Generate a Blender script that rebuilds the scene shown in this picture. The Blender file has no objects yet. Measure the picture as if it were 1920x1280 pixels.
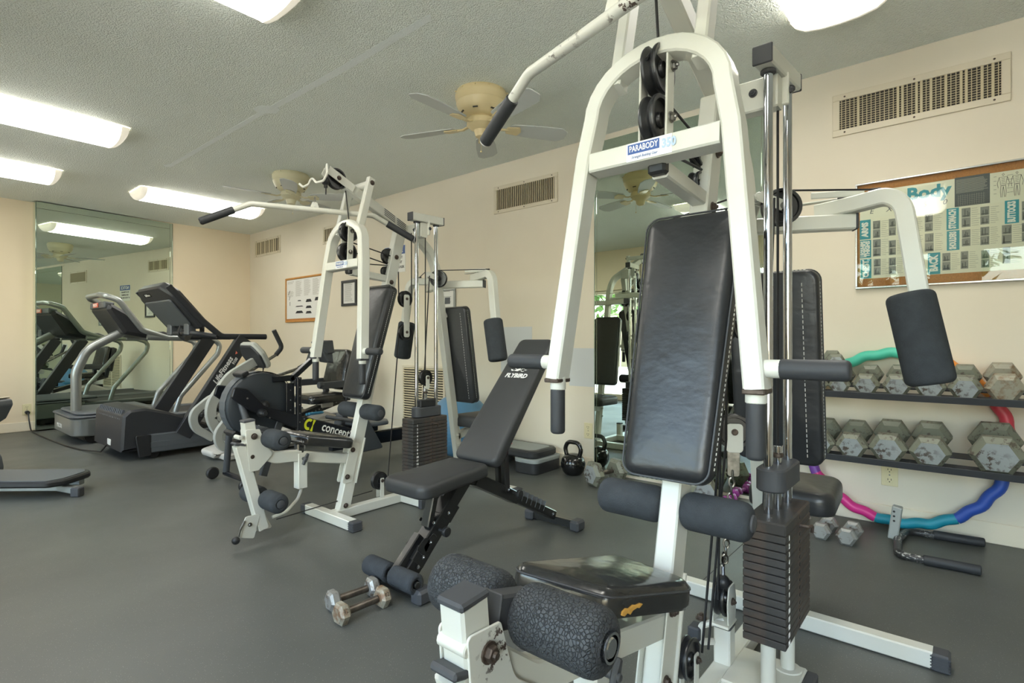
import bpy, bmesh, math, random
from mathutils import Vector, Matrix
random.seed(7)
S = bpy.context.scene
COL = S.collection
V = Vector
R = math.radians

# ------------------------------------------------------------------ camera, world, exposure
cam_data = bpy.data.cameras.new('camera'); cam = bpy.data.objects.new('camera', cam_data); COL.objects.link(cam)
cam.location = (0, 0, .955); cam.rotation_euler = (R(90), 0, R(-50))
cam_data.sensor_width = 36; cam_data.lens = 36 * 1010 / 1920; cam_data.clip_start = .02
S.camera = cam
S.view_settings.view_transform = 'Standard'; S.view_settings.look = 'None'
S.view_settings.gamma = 1; S.view_settings.use_curve_mapping = False
S.view_settings.exposure = 0.50
S.cycles.use_denoising = True
S.cycles.max_bounces = 10; S.cycles.diffuse_bounces = 5; S.cycles.glossy_bounces = 5; S.cycles.transparent_max_bounces = 12
S.cycles.sample_clamp_indirect = 8
SKY = 1.75; LAMP = 9.5; SUN = 6.0
w = bpy.data.worlds.new('sky'); S.world = w; w.use_nodes = True
nt = w.node_tree; nt.nodes.clear()
sk = nt.nodes.new('ShaderNodeTexSky'); sk.sky_type = 'NISHITA'; sk.sun_disc = False
sk.sun_elevation = R(48); sk.sun_rotation = R(200); sk.air_density = 1.2; sk.dust_density = 3.0; sk.ozone_density = .6
bg = nt.nodes.new('ShaderNodeBackground'); bg.inputs[1].default_value = SKY
wo = nt.nodes.new('ShaderNodeOutputWorld')
nt.links.new(sk.outputs[0], bg.inputs[0]); nt.links.new(bg.outputs[0], wo.inputs[0])

sl = bpy.data.lights.new('sun', 'SUN'); sl.energy = SUN; sl.angle = R(.6); sl.color = (1, .97, .92)
so = bpy.data.objects.new('sun', sl); COL.objects.link(so); so.rotation_euler = V((-.22, .50, -.84)).to_track_quat('-Z', 'Y').to_euler(); so.location = (3, -6, 9)
H = 2.45; XW = 3.42; YW = 7.66; XL = -1.0; YB = -2.6     # ceiling, wall planes

# ------------------------------------------------------------------ materials
def lin(c):
    c = [v / 255 for v in c]
    return tuple(v / 12.92 if v <= .04045 else ((v + .055) / 1.055) ** 2.4 for v in c) + (1,)
class MT:
    def __init__(s, name, col, rough=.5, metal=0, spec=.5, coat=0):
        s.m = bpy.data.materials.new(name); s.m.use_nodes = True
        s.t = s.m.node_tree; s.b = s.t.nodes['Principled BSDF']; s.o = s.t.nodes['Material Output']
        s.col = lin(col); s.b.inputs['Base Color'].default_value = s.col
        s.b.inputs['Roughness'].default_value = rough; s.b.inputs['Metallic'].default_value = metal
        s.b.inputs['Specular IOR Level'].default_value = spec; s.b.inputs['Coat Weight'].default_value = coat
        s.co = None; s.lastbump = None
    def n(s, k, **kw):
        x = s.t.nodes.new('ShaderNode' + k)
        for a, b in kw.items(): setattr(x, a, b)
        return x
    def l(s, a, b): s.t.links.new(a, b)
    def coord(s):
        if not s.co: s.co = s.n('TexCoord').outputs['Object']
        return s.co
    def noise(s, scale, detail=3, rough=.5, stretch=None):
        x = s.n('TexNoise'); x.inputs['Scale'].default_value = scale; x.inputs['Detail'].default_value = detail
        x.inputs['Roughness'].default_value = rough
        if stretch:
            mp = s.n('Mapping'); mp.inputs['Scale'].default_value = stretch; s.l(s.coord(), mp.inputs['Vector']); s.l(mp.outputs[0], x.inputs['Vector'])
        else: s.l(s.coord(), x.inputs['Vector'])
        return x.outputs['Fac']
    def ramp(s, f, a, b, c0=(0, 0, 0, 1), c1=(1, 1, 1, 1)):
        x = s.n('ValToRGB'); e = x.color_ramp.elements
        e[0].position = a; e[1].position = b; e[0].color = c0; e[1].color = c1
        s.l(f, x.inputs[0]); return x.outputs[0]
    def mixc(s, fac, a, b):
        x = s.n('Mix', data_type='RGBA')
        s.l(fac, x.inputs[0])
        for v, k in ((a, 6), (b, 7)):
            if isinstance(v, tuple): x.inputs[k].default_value = v
            else: s.l(v, x.inputs[k])
        return x.outputs[2]
    def base(s, c): s.l(c, s.b.inputs['Base Color']); return s
    def roughn(s, f): s.l(f, s.b.inputs['Roughness']); return s
    def bump(s, f, strength=.3, dist=.002):
        x = s.n('Bump'); x.inputs['Strength'].default_value = strength; x.inputs['Distance'].default_value = dist
        s.l(f, x.inputs['Height'])
        if s.lastbump: s.l(s.lastbump, x.inputs['Normal'])
        s.lastbump = x.outputs[0]; s.l(x.outputs[0], s.b.inputs['Normal']); return s
    def vary(s, scale, amt, other=None, detail=4):
        f = s.ramp(s.noise(scale, detail), .35, .65)
        o = lin(other) if other else tuple(c * amt for c in s.col[:3]) + (1,)
        return s.base(s.mixc(f, s.col, o))
M = {}
def mk(k, *a, **kw): M[k] = MT(k, *a, **kw); return M[k]

# paint on tubes with small rusty chips
m = mk('white_paint', (207, 209, 202), .38, coat=.15)
chip = m.ramp(m.noise(26, 6, .62), .735, .75); big = m.ramp(m.noise(2.2, 2), .50, .66)
mul = m.n('Math', operation='MULTIPLY'); m.l(chip, mul.inputs[0]); m.l(big, mul.inputs[1])
tone = m.mixc(m.ramp(m.noise(5, 3), .3, .8), m.col, lin((201, 200, 187)))
m.base(m.mixc(mul.outputs[0], tone, lin((84, 60, 48)))); m.bump(m.noise(180, 2), .08, .0008)
m = mk('chipped_paint', (206, 207, 199), .4)
chip = m.ramp(m.noise(55, 5, .65), .56, .58); big = m.ramp(m.noise(7, 2), .48, .6)
mul = m.n('Math', operation='MULTIPLY'); m.l(chip, mul.inputs[0]); m.l(big, mul.inputs[1])
m.base(m.mixc(mul.outputs[0], m.col, lin((70, 56, 50)))); m.bump(mul.outputs[0], -.4, .001)
m = mk('vinyl', (42, 44, 47), .36, spec=.6)
m.vary(3, .75); m.bump(m.noise(5, 4, .55, (1, 1, 1.6)), .5, .012); m.bump(m.noise(38, 3, .5, (1, 1, 1.5)), .22, .002); m.bump(m.noise(420, 2), .18, .0006)
m = mk('worn_vinyl', (33, 34, 36), .2, spec=.7); m.vary(4, .8, (54, 54, 51)); m.bump(m.noise(8, 3), .7, .010); m.bump(m.noise(300, 2), .04, .0004)
mk('bench_vinyl', (52, 53, 54), .48, spec=.4).bump(M['bench_vinyl'].noise(500, 2), .15, .0005)
mk('piping', (58, 60, 62), .5)
mk('stitch', (205, 205, 200), .8)
mk('torn_foam', (186, 140, 62), .95).bump(M['torn_foam'].noise(200, 3), .8, .004)
m = mk('foam', (62, 66, 70), .93, spec=.25); m.vary(30, .85); m.bump(m.noise(260, 3, .7), .75, .003)
m = mk('foam_worn', (62, 66, 70), .62, spec=.45); m.vary(20, .8)
vx = m.n('TexVoronoi', feature='DISTANCE_TO_EDGE'); vx.inputs['Scale'].default_value = 190; m.l(m.coord(), vx.inputs['Vector'])
m.bump(m.ramp(vx.outputs['Distance'], .0, .12), .8, .004)
mk('grip', (52, 54, 57), .55, spec=.4).bump(M['grip'].noise(300, 2), .12, .0006)
m = mk('rubber_cap', (66, 68, 72), .6); m.vary(8, .85)
m = mk('pulley_black', (28, 29, 31), .32, spec=.6)
m = mk('cable', (30, 30, 32), .45)
mk('chrome', (208, 212, 220), .08, metal=1)
m = mk('steel', (150, 148, 142), .35, metal=1); m.vary(60, .6)
m = mk('rust_bolt', (96, 84, 76), .5, metal=.6); m.vary(90, .6)
m = mk('iron_plate', (58, 57, 56), .55, spec=.4); m.base(m.mixc(m.ramp(m.noise(9, 4, .6), .52, .72), m.col, lin((88, 72, 62)))); m.bump(m.noise(120, 4, .6), .12, .0008)
m = mk('dark_plastic', (66, 69, 73), .5); m.bump(m.noise(400, 2), .1, .0005)
mk('black_plastic', (34, 35, 37), .45)
mk('black_steel', (26, 27, 28), .28, spec=.6, coat=.4)
mk('sticker_blue', (58, 88, 150), .5); mk('sticker_white', (226, 229, 232), .5); mk('sticker_pale', (168, 190, 214), .5)
mk('print_grey', (140, 142, 138), .7); mk('print_dark', (84, 88, 92), .7); mk('print_black', (46, 46, 50), .7); mk('print_line', (170, 168, 158), .7)
mk('print_teal', (38, 148, 166), .6); mk('print_white', (232, 233, 228), .6); mk('paper', (232, 228, 210), .75); mk('paper_cool', (226, 226, 222), .75)
mk('white_mark', (228, 228, 226), .6)
# hex dumbbells
m = mk('hex_grey', (166, 172, 174), .42, metal=.2)
f = m.ramp(m.noise(34, 6, .68), .50, .56); g = m.ramp(m.noise(9, 3), .40, .62)
mul = m.n('Math', operation='MULTIPLY'); m.l(f, mul.inputs[0]); m.l(g, mul.inputs[1])
m.base(m.mixc(mul.outputs[0], m.mixc(m.ramp(m.noise(6, 2), .4, .7), m.col, lin((150, 155, 154))), lin((84, 74, 66)))); m.bump(m.noise(60, 4), .25, .001)
m = mk('hex_flank', (124, 126, 112), .5, metal=.1)
f = m.ramp(m.noise(40, 5, .65), .55, .62); m.base(m.mixc(f, m.col, lin((92, 84, 74)))); m.bump(m.noise(60, 4), .25, .001)
m = mk('hex_rust', (160, 156, 140), .5, metal=.2)
f = m.ramp(m.noise(24, 6, .65), .48, .64)
m.base(m.mixc(f, m.col, lin((122, 92, 66)))); m.bump(m.noise(60, 4), .3, .001)
m = mk('hex_floor', (150, 150, 146), .4, metal=.4)
f = m.ramp(m.noise(38, 5, .6), .54, .66)
m.base(m.mixc(f, m.col, lin((98, 84, 72)))); m.bump(m.noise(80, 4), .3, .001)
m = mk('handle_steel', (120, 112, 104), .4, metal=.8); m.vary(50, .6)
mk('seam_dark', (52, 54, 52), .8)
mk('purple_vinyl', (150, 62, 142), .25)
# architecture
m = mk('wall_paint', (227, 219, 201), .72, spec=.3); m.vary(1.3, 1, (222, 213, 194)); m.bump(m.noise(90, 3), .05, .001)
m = mk('wall_paint_warm', (235, 221, 194), .72, spec=.3); m.vary(1.3, 1, (231, 216, 188)); m.bump(m.noise(90, 3), .05, .001)
mk('trim_paint', (232, 222, 200), .5)
mk('patch_paint', (205, 208, 208), .7)
m = mk('popcorn', (240, 245, 239), .95, spec=.1)
vx = m.n('TexVoronoi'); vx.inputs['Scale'].default_value = 120; vx.inputs['Randomness'].default_value = 1; m.l(m.coord(), vx.inputs['Vector'])
nz = m.noise(140, 4, .65)
ad = m.n('Math', operation='ADD'); m.l(m.ramp(vx.outputs['Distance'], .1, .75, (1, 1, 1, 1), (0, 0, 0, 1)), ad.inputs[0]); m.l(nz, ad.inputs[1])
m.bump(ad.outputs[0], .8, .005)
m.base(m.mixc(m.ramp(m.noise(.9, 3), .35, .7), m.col, lin((234, 239, 232))))
m = mk('ceiling_patch', (238, 243, 241), .9); m.bump(m.noise(140, 4, .65), .7, .0045)
m = mk('rubber_floor', (90, 92, 88), .42, spec=.45)
vx = m.n('TexVoronoi'); vx.inputs['Scale'].default_value = 190; m.l(m.coord(), vx.inputs['Vector'])
sep = m.n('SeparateColor'); m.l(vx.outputs['Color'], sep.inputs[0])
rare = m.ramp(sep.outputs[0], .74, .76); dot = m.ramp(vx.outputs['Distance'], .12, .24, (1, 1, 1, 1), (0, 0, 0, 1))
mul = m.n('Math', operation='MULTIPLY'); m.l(rare, mul.inputs[0]); m.l(dot, mul.inputs[1])
mott = m.mixc(m.ramp(m.noise(1.5, 4), .3, .7), m.col, lin((82, 84, 80)))
m.base(m.mixc(mul.outputs[0], mott, lin((140, 140, 134))))
m.roughn(m.ramp(m.noise(2.0, 4), .2, .8, (.34, .34, .34, 1), (.52, .52, .52, 1))); m.bump(m.noise(300, 3, .7), .35, .0015)
m = mk('mirror', (214, 226, 214), .0, metal=1)
mk('mirror_edge', (120, 140, 128), .15, metal=.6)
mk('outlet_ivory', (222, 212, 172), .4); mk('outlet_slot', (70, 66, 58), .6)
mk('vent_paint', (216, 206, 184), .5); mk('vent_slat', (196, 184, 152), .5); mk('vent_dark', (60, 56, 50), .8)
m = mk('fan_brass', (222, 204, 158), .38, coat=.2); mk('fan_blade', (196, 200, 198), .5); mk('fan_white', (214, 208, 176), .4)
mk('lamp_cap', (238, 236, 226), .5)
m = mk('cork', (188, 128, 72), .85); m.vary(160, .75)
m = mk('oak_frame', (196, 138, 66), .5); m.vary(20, .85)
mk('aluminium', (206, 208, 210), .22, metal=1)
mk('silver_paint', (160, 166, 166), .3, metal=.7); mk('silver_light', (158, 163, 162), .32, metal=.6)
m = mk('scuffed_black', (44, 45, 47), .4)
f = m.ramp(m.noise(60, 5, .7, (1, 1, 3)), .55, .60); g = m.ramp(m.noise(9, 2), .48, .6)
mul = m.n('Math', operation='MULTIPLY'); m.l(f, mul.inputs[0]); m.l(g, mul.inputs[1]); m.base(m.mixc(mul.outputs[0], m.col, lin((190, 190, 186))))
mk('bike_frame', (172, 174, 168), .45); mk('bike_shroud', (196, 192, 184), .5)
mk('tread_grey', (86, 91, 96), .45); mk('tread_black', (44, 46, 50), .45); mk('tread_belt', (58, 59, 60), .75)
mk('screen_dark', (30, 31, 34), .2); mk('led_red', (226, 120, 100), .4)
mk('rower_black', (27, 30, 36), .26); mk('flywheel_black', (46, 52, 58), .55); mk('yellow_print', (208, 214, 40), .6)
m = mk('ball_blue', (88, 136, 172), .4); mk('hose_blue', (70, 140, 180), .3)
mk('kettle_black', (22, 22, 23), .14, spec=.7)
mk('step_black', (44, 45, 47), .45); mk('step_grey', (150, 156, 154), .5); mk('step_red', (214, 110, 112), .5)
for k, c in dict(hoop_green=(78, 196, 168), hoop_orange=(232, 146, 62), hoop_red=(200, 62, 78), hoop_blue=(44, 82, 176), hoop_teal=(32, 146, 170), hoop_pink=(216, 52, 136), hoop_purple=(120, 70, 160), hoop_yellow=(226, 200, 70)).items(): mk(k, c, .42)
mk('rack_black', (54, 56, 60), .45)
mk('door_frame', (226, 218, 196), .5); mk('bark', (110, 92, 74), .9); m = mk('leaf_green', (92, 132, 60), .7); m.vary(3, .6)
mk('paving', (170, 166, 156), .9); mk('rail_white', (226, 226, 222), .5)
# lamp diffuser
m = mk('diffuser', (250, 246, 232), .4)
m.b.inputs['Emission Color'].default_value = (1, .97, .89, 1); sx_ = m.n('SeparateXYZ'); m.l(m.coord(), sx_.inputs[0])
ab = m.n('Math', operation='ABSOLUTE'); m.l(sx_.outputs[0], ab.inputs[0])
ay = m.n('Math', operation='ABSOLUTE'); m.l(sx_.outputs[1], ay.inputs[0])
ml = m.n('Math', operation='MULTIPLY'); m.l(m.ramp(ab.outputs[0], .40, .57, (1, 1, 1, 1), (.22, .22, .22, 1)), ml.inputs[0]); m.l(m.ramp(ay.outputs[0], .10, .20, (1, 1, 1, 1), (.30, .30, .30, 1)), ml.inputs[1])
m2 = m.n('Math', operation='MULTIPLY'); m.l(ml.outputs[0], m2.inputs[0]); m2.inputs[1].default_value = LAMP * 1.25; m.l(m2.outputs[0], m.b.inputs['Emission Strength'])
m = mk('diffuser_end', (246, 240, 224), .4)
m.b.inputs['Emission Color'].default_value = (1, .93, .78, 1); m.b.inputs['Emission Strength'].default_value = .35
# clear sheet glass: see-through with a mirror-like sheen
def glass(name, tint, refl):
    m = MT(name, (255, 255, 255)); M[name] = m
    tr = m.n('BsdfTransparent'); tr.inputs[0].default_value = tint
    gl = m.n('BsdfGlossy'); gl.inputs['Roughness'].default_value = .01
    fr = m.n('Fresnel'); fr.inputs[0].default_value = refl
    mx = m.n('MixShader'); m.l(fr.outputs[0], mx.inputs[0]); m.l(tr.outputs[0], mx.inputs[1]); m.l(gl.outputs[0], mx.inputs[2])
    m.l(mx.outputs[0], m.o.inputs[0])
glass('glass', (.97, .99, .97, 1), 1.45)

# ------------------------------------------------------------------ mesh building
def frame_of(axis):
    z = V(axis).normalized(); a = V((0, 0, 1)) if abs(z.z) < .9 else V((1, 0, 0))
    x = a.cross(z).normalized(); return x, z.cross(x), z
def fillet(path, r, n=6):
    path = [V(p) for p in path]
    if not r: return path
    out = [path[0]]
    for i in range(1, len(path) - 1):
        p, a, b = path[i], path[i - 1] - path[i], path[i + 1] - path[i]
        rr = r[i - 1] if isinstance(r, (list, tuple)) else r
        la, lb = a.length, b.length
        a.normalize(); b.normalize()
        c = max(-1, min(1, a.dot(b))); ang = math.acos(c)
        if ang > math.pi - .02 or rr <= 0: out.append(p); continue
        d = min(rr / math.tan(ang / 2), la * .49 if i > 1 else la * .98, lb * .49 if i < len(path) - 2 else lb * .98)
        p0, p1 = p + a * d, p + b * d
        ctr = p + (a + b).normalized() * (d / math.cos(ang / 2))
        v0, v1 = p0 - ctr, p1 - ctr
        sw = math.pi - ang
        for k in range(n + 1):
            t = k / n
            out.append(ctr + (v0 * math.sin((1 - t) * sw) + v1 * math.sin(t * sw)) / math.sin(sw))
    out.append(path[-1]); return out
class B:
    def __init__(s): s.v = []; s.f = []; s.mi = []; s.cur = 0
    def mat(s, i): s.cur = i; return s
    def add(s, vs, fs):
        o = len(s.v); s.v += [tuple(p) for p in vs]
        for f in fs: s.f.append(tuple(i + o for i in f)); s.mi.append(s.cur)
        return s
    def box(s, c, d, rot=None, bev=.003):
        hx, hy, hz = d[0] / 2, d[1] / 2, d[2] / 2; b = min(bev, hx * .6, hy * .6, hz * .6)
        vs = []; idx = {}
        for sx in (-1, 1):
            for sy in (-1, 1):
                for sz in (-1, 1):
                    for k in range(3):
                        p = [sx * (hx - b), sy * (hy - b), sz * (hz - b)]
                        p[k] = (sx * hx, sy * hy, sz * hz)[k]
                        idx[(sx, sy, sz, k)] = len(vs); vs.append(V(p))
        fs = []
        for k in range(3):
            o = [i for i in range(3) if i != k]
            for sg in (-1, 1):
                q = []
                for a_, b_ in ((-1, -1), (1, -1), (1, 1), (-1, 1)):
                    t = [0, 0, 0]; t[k] = sg; t[o[0]] = a_; t[o[1]] = b_; q.append(idx[(*t, k)])
                fs.append(q if (sg > 0) == (k != 1) else q[::-1])
        for k in range(3):
            o = [i for i in range(3) if i != k]
            for a_ in (-1, 1):
                for b_ in (-1, 1):
                    t0 = [0, 0, 0]; t1 = [0, 0, 0]; t0[k] = -1; t1[k] = 1
                    for t in (t0, t1): t[o[0]] = a_; t[o[1]] = b_
                    q = [idx[(*t0, o[0])], idx[(*t1, o[0])], idx[(*t1, o[1])], idx[(*t0, o[1])]]
                    fs.append(q)
        for sx in (-1, 1):
            for sy in (-1, 1):
                for sz in (-1, 1):
                    q = [idx[(sx, sy, sz, k)] for k in range(3)]
                    fs.append(q)
        # orient outward
        ff = []
        for q in fs:
            a_, b_, c_ = vs[q[0]], vs[q[1]], vs[q[2]]
            n = (b_ - a_).cross(c_ - a_); cc = sum((vs[i] for i in q), V()) / len(q)
            ff.append(q if n.dot(cc) > 0 else q[::-1])
        Rm = rot if rot is not None else Matrix.Identity(3)
        return s.add([Rm @ p + V(c) for p in vs], ff)
    def bar(s, p0, p1, w, h, nrm=(0, 1, 0), bev=.003):
        return s.rtube([p0, p1], w, h, nrm, ch=bev)
    def sweep(s, pts, prof, nrm=None, caps=True, closed=False):
        n = len(pts); m_ = len(prof); vs = []
        ts = []
        for i in range(n):
            if closed: a, b = pts[i] - pts[i - 1], pts[(i + 1) % n] - pts[i]
            else:
                a = pts[i] - pts[i - 1] if i > 0 else pts[1] - pts[0]
                b = pts[i + 1] - pts[i] if i < n - 1 else a
            a, b = a.normalized(), b.normalized(); t = (a + b)
            t = t.normalized() if t.length > 1e-6 else a
            ts.append((t, 1 / max(.35, math.sqrt(max(0, (1 + a.dot(b)) / 2)))))
        u = None
        for i in range(n):
            t, k = ts[i]
            if nrm is not None:
                u = V(nrm) - t * V(nrm).dot(t); u.normalize()
            elif u is None: u = frame_of(t)[0]
            else: u = u - t * u.dot(t); u.normalize()
            w_ = t.cross(u)
            kk = k if nrm is not None else 1
            for x, y in prof: vs.append(pts[i] + u * x + w_ * (y * kk))
        fs = []
        for i in range(n if closed else n - 1):
            for j in range(m_):
                j2 = (j + 1) % m_; i2 = (i + 1) % n
                fs.append((i * m_ + j, i * m_ + j2, i2 * m_ + j2, i2 * m_ + j))
        if caps and not closed:
            fs.append(tuple(range(m_ - 1, -1, -1))); fs.append(tuple((n - 1) * m_ + j for j in range(m_)))
        return s.add(vs, fs)
    def tube(s, path, r, n=10, fil=0, caps=True, seg=6, closed=False):
        return s.sweep(fillet(path, fil, seg), [(r * math.cos(2 * math.pi * k / n), r * math.sin(2 * math.pi * k / n)) for k in range(n)], None, caps, closed)
    def rtube(s, path, w, h, nrm=(0, 1, 0), fil=0, ch=.004, seg=8):
        a, b = w / 2, h / 2; ch = min(ch, a * .7, b * .7)
        prof = [(-a + ch, -b), (a - ch, -b), (a, -b + ch), (a, b - ch), (a - ch, b), (-a + ch, b), (-a, b - ch), (-a, -b + ch)]
        return s.sweep(fillet(path, fil, seg), prof, nrm)
    def lathe(s, prof, o, axis=(0, 0, 1), n=20):
        x, y, z = frame_of(axis); o = V(o); vs = []; fs = []; rows = []
        for r, h in prof:
            if r < 1e-6: rows.append([len(vs)]); vs.append(o + z * h)
            else:
                rows.append(list(range(len(vs), len(vs) + n)))
                for k in range(n):
                    a = 2 * math.pi * k / n; vs.append(o + x * (r * math.cos(a)) + y * (r * math.sin(a)) + z * h)
        for a, b in zip(rows, rows[1:]):
            for k in range(n):
                k2 = (k + 1) % n
                if len(a) == 1 and len(b) == 1: continue
                if len(a) == 1: fs.append((a[0], b[k2], b[k]))
                elif len(b) == 1: fs.append((a[k], a[k2], b[0]))
                else: fs.append((a[k], a[k2], b[k2], b[k]))
        return s.add(vs, fs)
    def cyl(s, p0, p1, r, n=16, bev=.002, r1=None):
        p0, p1 = V(p0), V(p1); L = (p1 - p0).length; r1 = r if r1 is None else r1; b = min(bev, L * .4, r * .5)
        return s.lathe([(0, 0), (r - b, 0), (r, b), (r1, L - b), (r1 - b, L), (0, L)], p0, p1 - p0, n)
    def roll(s, p0, p1, r, rnd=.018, n=24, hole=0):
        p0, p1 = V(p0), V(p1); L = (p1 - p0).length; pr = [(hole, .004), (max(hole, r - rnd) , 0)] if hole else [(0, 0), (r - rnd, 0)]
        for k in range(1, 5):
            a = math.pi / 2 * k / 4; pr.append((r - rnd + rnd * math.sin(a), rnd - rnd * math.cos(a)))
        pr += [(r, L * .33), (r, L * .66)]
        for k in range(0, 4):
            a = math.pi / 2 * k / 4; pr.append((r - rnd + rnd * math.cos(a), L - rnd + rnd * math.sin(a)))
        pr += [(max(hole, r - rnd), L), (hole, L - .004)] if hole else [(r - rnd, L), (0, L)]
        return s.lathe(pr, p0, p1 - p0, n)
    def sphere(s, c, r, n=20, m_=12, sc=(1, 1, 1)):
        pr = [(r * math.sin(math.pi * k / m_) * sc[0], -r * math.cos(math.pi * k / m_) * sc[2]) for k in range(m_ + 1)]
        pr[0] = (0, pr[0][1]); pr[-1] = (0, pr[-1][1])
        return s.lathe(pr, c, (0, 0, 1), n)
    def pulley(s, c, r, w, axis=(0, 1, 0), n=28):
        h = w / 2
        return s.lathe([(0, -h * .6), (r * .28, -h * .6), (r * .30, -h * .9), (r * .34, -h * .5), (r * .78, -h * .5), (r * .82, -h), (r * .97, -h), (r, -h * .8), (r * .99, -h * .55), (r * .84, 0), (r * .99, h * .55), (r, h * .8), (r * .97, h), (r * .82, h), (r * .78, h * .5), (r * .34, h * .5), (r * .30, h * .9), (r * .28, h * .6), (0, h * .6)], c, axis, n)
    def bolt(s, c, axis, r=.011):
        s.lathe([(0, 0), (r * 1.25, 0), (r * 1.25, r * .25), (0, r * .25)], c, axis, 14)
        s.lathe([(r * .95, r * .2), (r * .95, r * .8), (r * .8, r * .95), (0, r * .95)], c, axis, 6)
        return s.lathe([(r * .45, r * .9), (r * .42, r * 1.35), (0, r * 1.35)], c, axis, 8)
    def prism(s, poly, o, u, v, th, bev=.003):
        """polygon in the plane (o,u,v), thickness th along u x v, chamfered rim"""
        o, u, v = V(o), V(u).normalized(), V(v).normalized(); nn = u.cross(v)
        A = sum(poly[i][0] * poly[(i + 1) % len(poly)][1] - poly[(i + 1) % len(poly)][0] * poly[i][1] for i in range(len(poly)))
        if A < 0: poly = poly[::-1]
        ins = offset(poly, -bev) if bev else poly; m_ = len(poly); vs = []
        L = [(ins, 0), (poly, bev), (poly, th - bev), (ins, th)] if bev else [(poly, 0), (poly, th)]
        for pl, h in L: vs += [o + u * x + v * y + nn * h for x, y in pl]
        fs = [tuple(range(m_ - 1, -1, -1)), tuple((len(L) - 1) * m_ + j for j in range(m_))]
        for i in range(len(L) - 1):
            for j in range(m_): fs.append((i * m_ + j, i * m_ + (j + 1) % m_, (i + 1) * m_ + (j + 1) % m_, (i + 1) * m_ + j))
        return s.add(vs, fs)
    def cushion(s, poly, o, u, v, th, rnd=.02, crown=.012, flat_back=True):
        """upholstered pad: rounded rim, slightly crowned top"""
        o, u, v = V(o), V(u).normalized(), V(v).normalized(); nn = u.cross(v)
        A = sum(poly[i][0] * poly[(i + 1) % len(poly)][1] - poly[(i + 1) % len(poly)][0] * poly[i][1] for i in range(len(poly)))
        if A < 0: poly = poly[::-1]
        L = [(offset(poly, -.012), 0.0), (offset(poly, -.003), .003), (poly, .012), (poly, th - rnd)]
        for k in range(1, 6):
            a = math.pi / 2 * k / 5; L.append((offset(poly, -rnd * (1 - math.cos(a))), th - rnd + rnd * math.sin(a)))
        top = L[-1][0]; xs = [p[0] for p in top]; ys = [p[1] for p in top]
        wx, wy = max(xs) - min(xs), max(ys) - min(ys); cx, cy = (max(xs) + min(xs)) / 2, (max(ys) + min(ys)) / 2
        hx, hy = max(0, wx - wy) / 2, max(0, wy - wx) / 2
        seg = [(min(cx + hx, max(cx - hx, x)), min(cy + hy, max(cy - hy, y))) for x, y in top]
        for k in (.88, .72, .52, .30, .10): L.append(([(a + (x - a) * k, c + (y - c) * k) for (x, y), (a, c) in zip(top, seg)], th + crown * (1 - k * k)))
        m_ = len(poly); vs = []
        for pl, h in L: vs += [o + u * x + v * y + nn * h for x, y in pl]
        fs = [tuple(range(m_ - 1, -1, -1)), tuple((len(L) - 1) * m_ + j for j in range(m_))]
        for i in range(len(L) - 1):
            for j in range(m_): fs.append((i * m_ + j, i * m_ + (j + 1) % m_, (i + 1) * m_ + (j + 1) % m_, (i + 1) * m_ + j))
        return s.add(vs, fs)
def offset(poly, d):
    n = len(poly); out = []
    for i in range(n):
        p0, p, p1 = poly[i - 1], poly[i], poly[(i + 1) % n]
        a = V((p[0] - p0[0], p[1] - p0[1])).normalized(); b = V((p1[0] - p[0], p1[1] - p[1])).normalized()
        na, nb = V((a.y, -a.x)), V((b.y, -b.x)); q = na + nb
        if q.length < 1e-6: q = na
        q.normalize(); k = d / max(.4, q.dot(na)); out.append((p[0] + q.x * k, p[1] + q.y * k))
    return out
def rpoly(poly, r, n=5):
    """round the corners of a 2-D polygon"""
    out = []; N = len(poly)
    for i in range(N):
        rr = r[i] if isinstance(r, (list, tuple)) else r
        p = V((*poly[i], 0)); a = V((*poly[i - 1], 0)); b = V((*poly[(i + 1) % N], 0))
        f = fillet([p + (a - p) * .5, p, p + (b - p) * .5], rr, n)
        out += [(q.x, q.y) for q in f[1:-1]]
    return out
def rrect(w, h, r, n=5): return rpoly([(-w / 2, -h / 2), (w / 2, -h / 2), (w / 2, h / 2), (-w / 2, h / 2)], r, n)
def obj(name, b, mats, parent=None, ang=32, loc=None):
    me = bpy.data.meshes.new(name); me.from_pydata(b.v, [], b.f)
    for k in ([mats] if isinstance(mats, str) else mats): me.materials.append(M[k].m)
    me.polygons.foreach_set('material_index', b.mi); me.polygons.foreach_set('use_smooth', [True] * len(b.f))
    bm_ = bmesh.new(); bm_.from_mesh(me); bmesh.ops.recalc_face_normals(bm_, faces=bm_.faces[:]); bm_.to_mesh(me); bm_.free(); me.update(); me.set_sharp_from_angle(angle=R(ang))
    o = bpy.data.objects.new(name, me); COL.objects.link(o)
    if parent: o.parent = parent
    if loc: o.location = loc
    return o
def tag(o, label=None, cat=None, group=None, kind=None):
    if label: o['label'] = label
    if cat: o['category'] = cat
    if group: o['group'] = group
    if kind: o['kind'] = kind
    return o
def thing(name, label, cat, loc=(0, 0, 0), rz=0, group=None):
    o = bpy.data.objects.new(name, None); COL.objects.link(o); o.location = loc; o.rotation_euler = (0, 0, rz); o.empty_display_size = .1
    return tag(o, label, cat, group)
def struct(name, b, mats, parent=None):
    o = obj(name, b, mats, parent)
    if not parent: o['kind'] = 'structure'
    return o
def copy_tree(o, parent=None):
    c = o.copy(); COL.objects.link(c); c.parent = parent
    for ch in list(o.children): copy_tree(ch, c)
    return c
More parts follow.
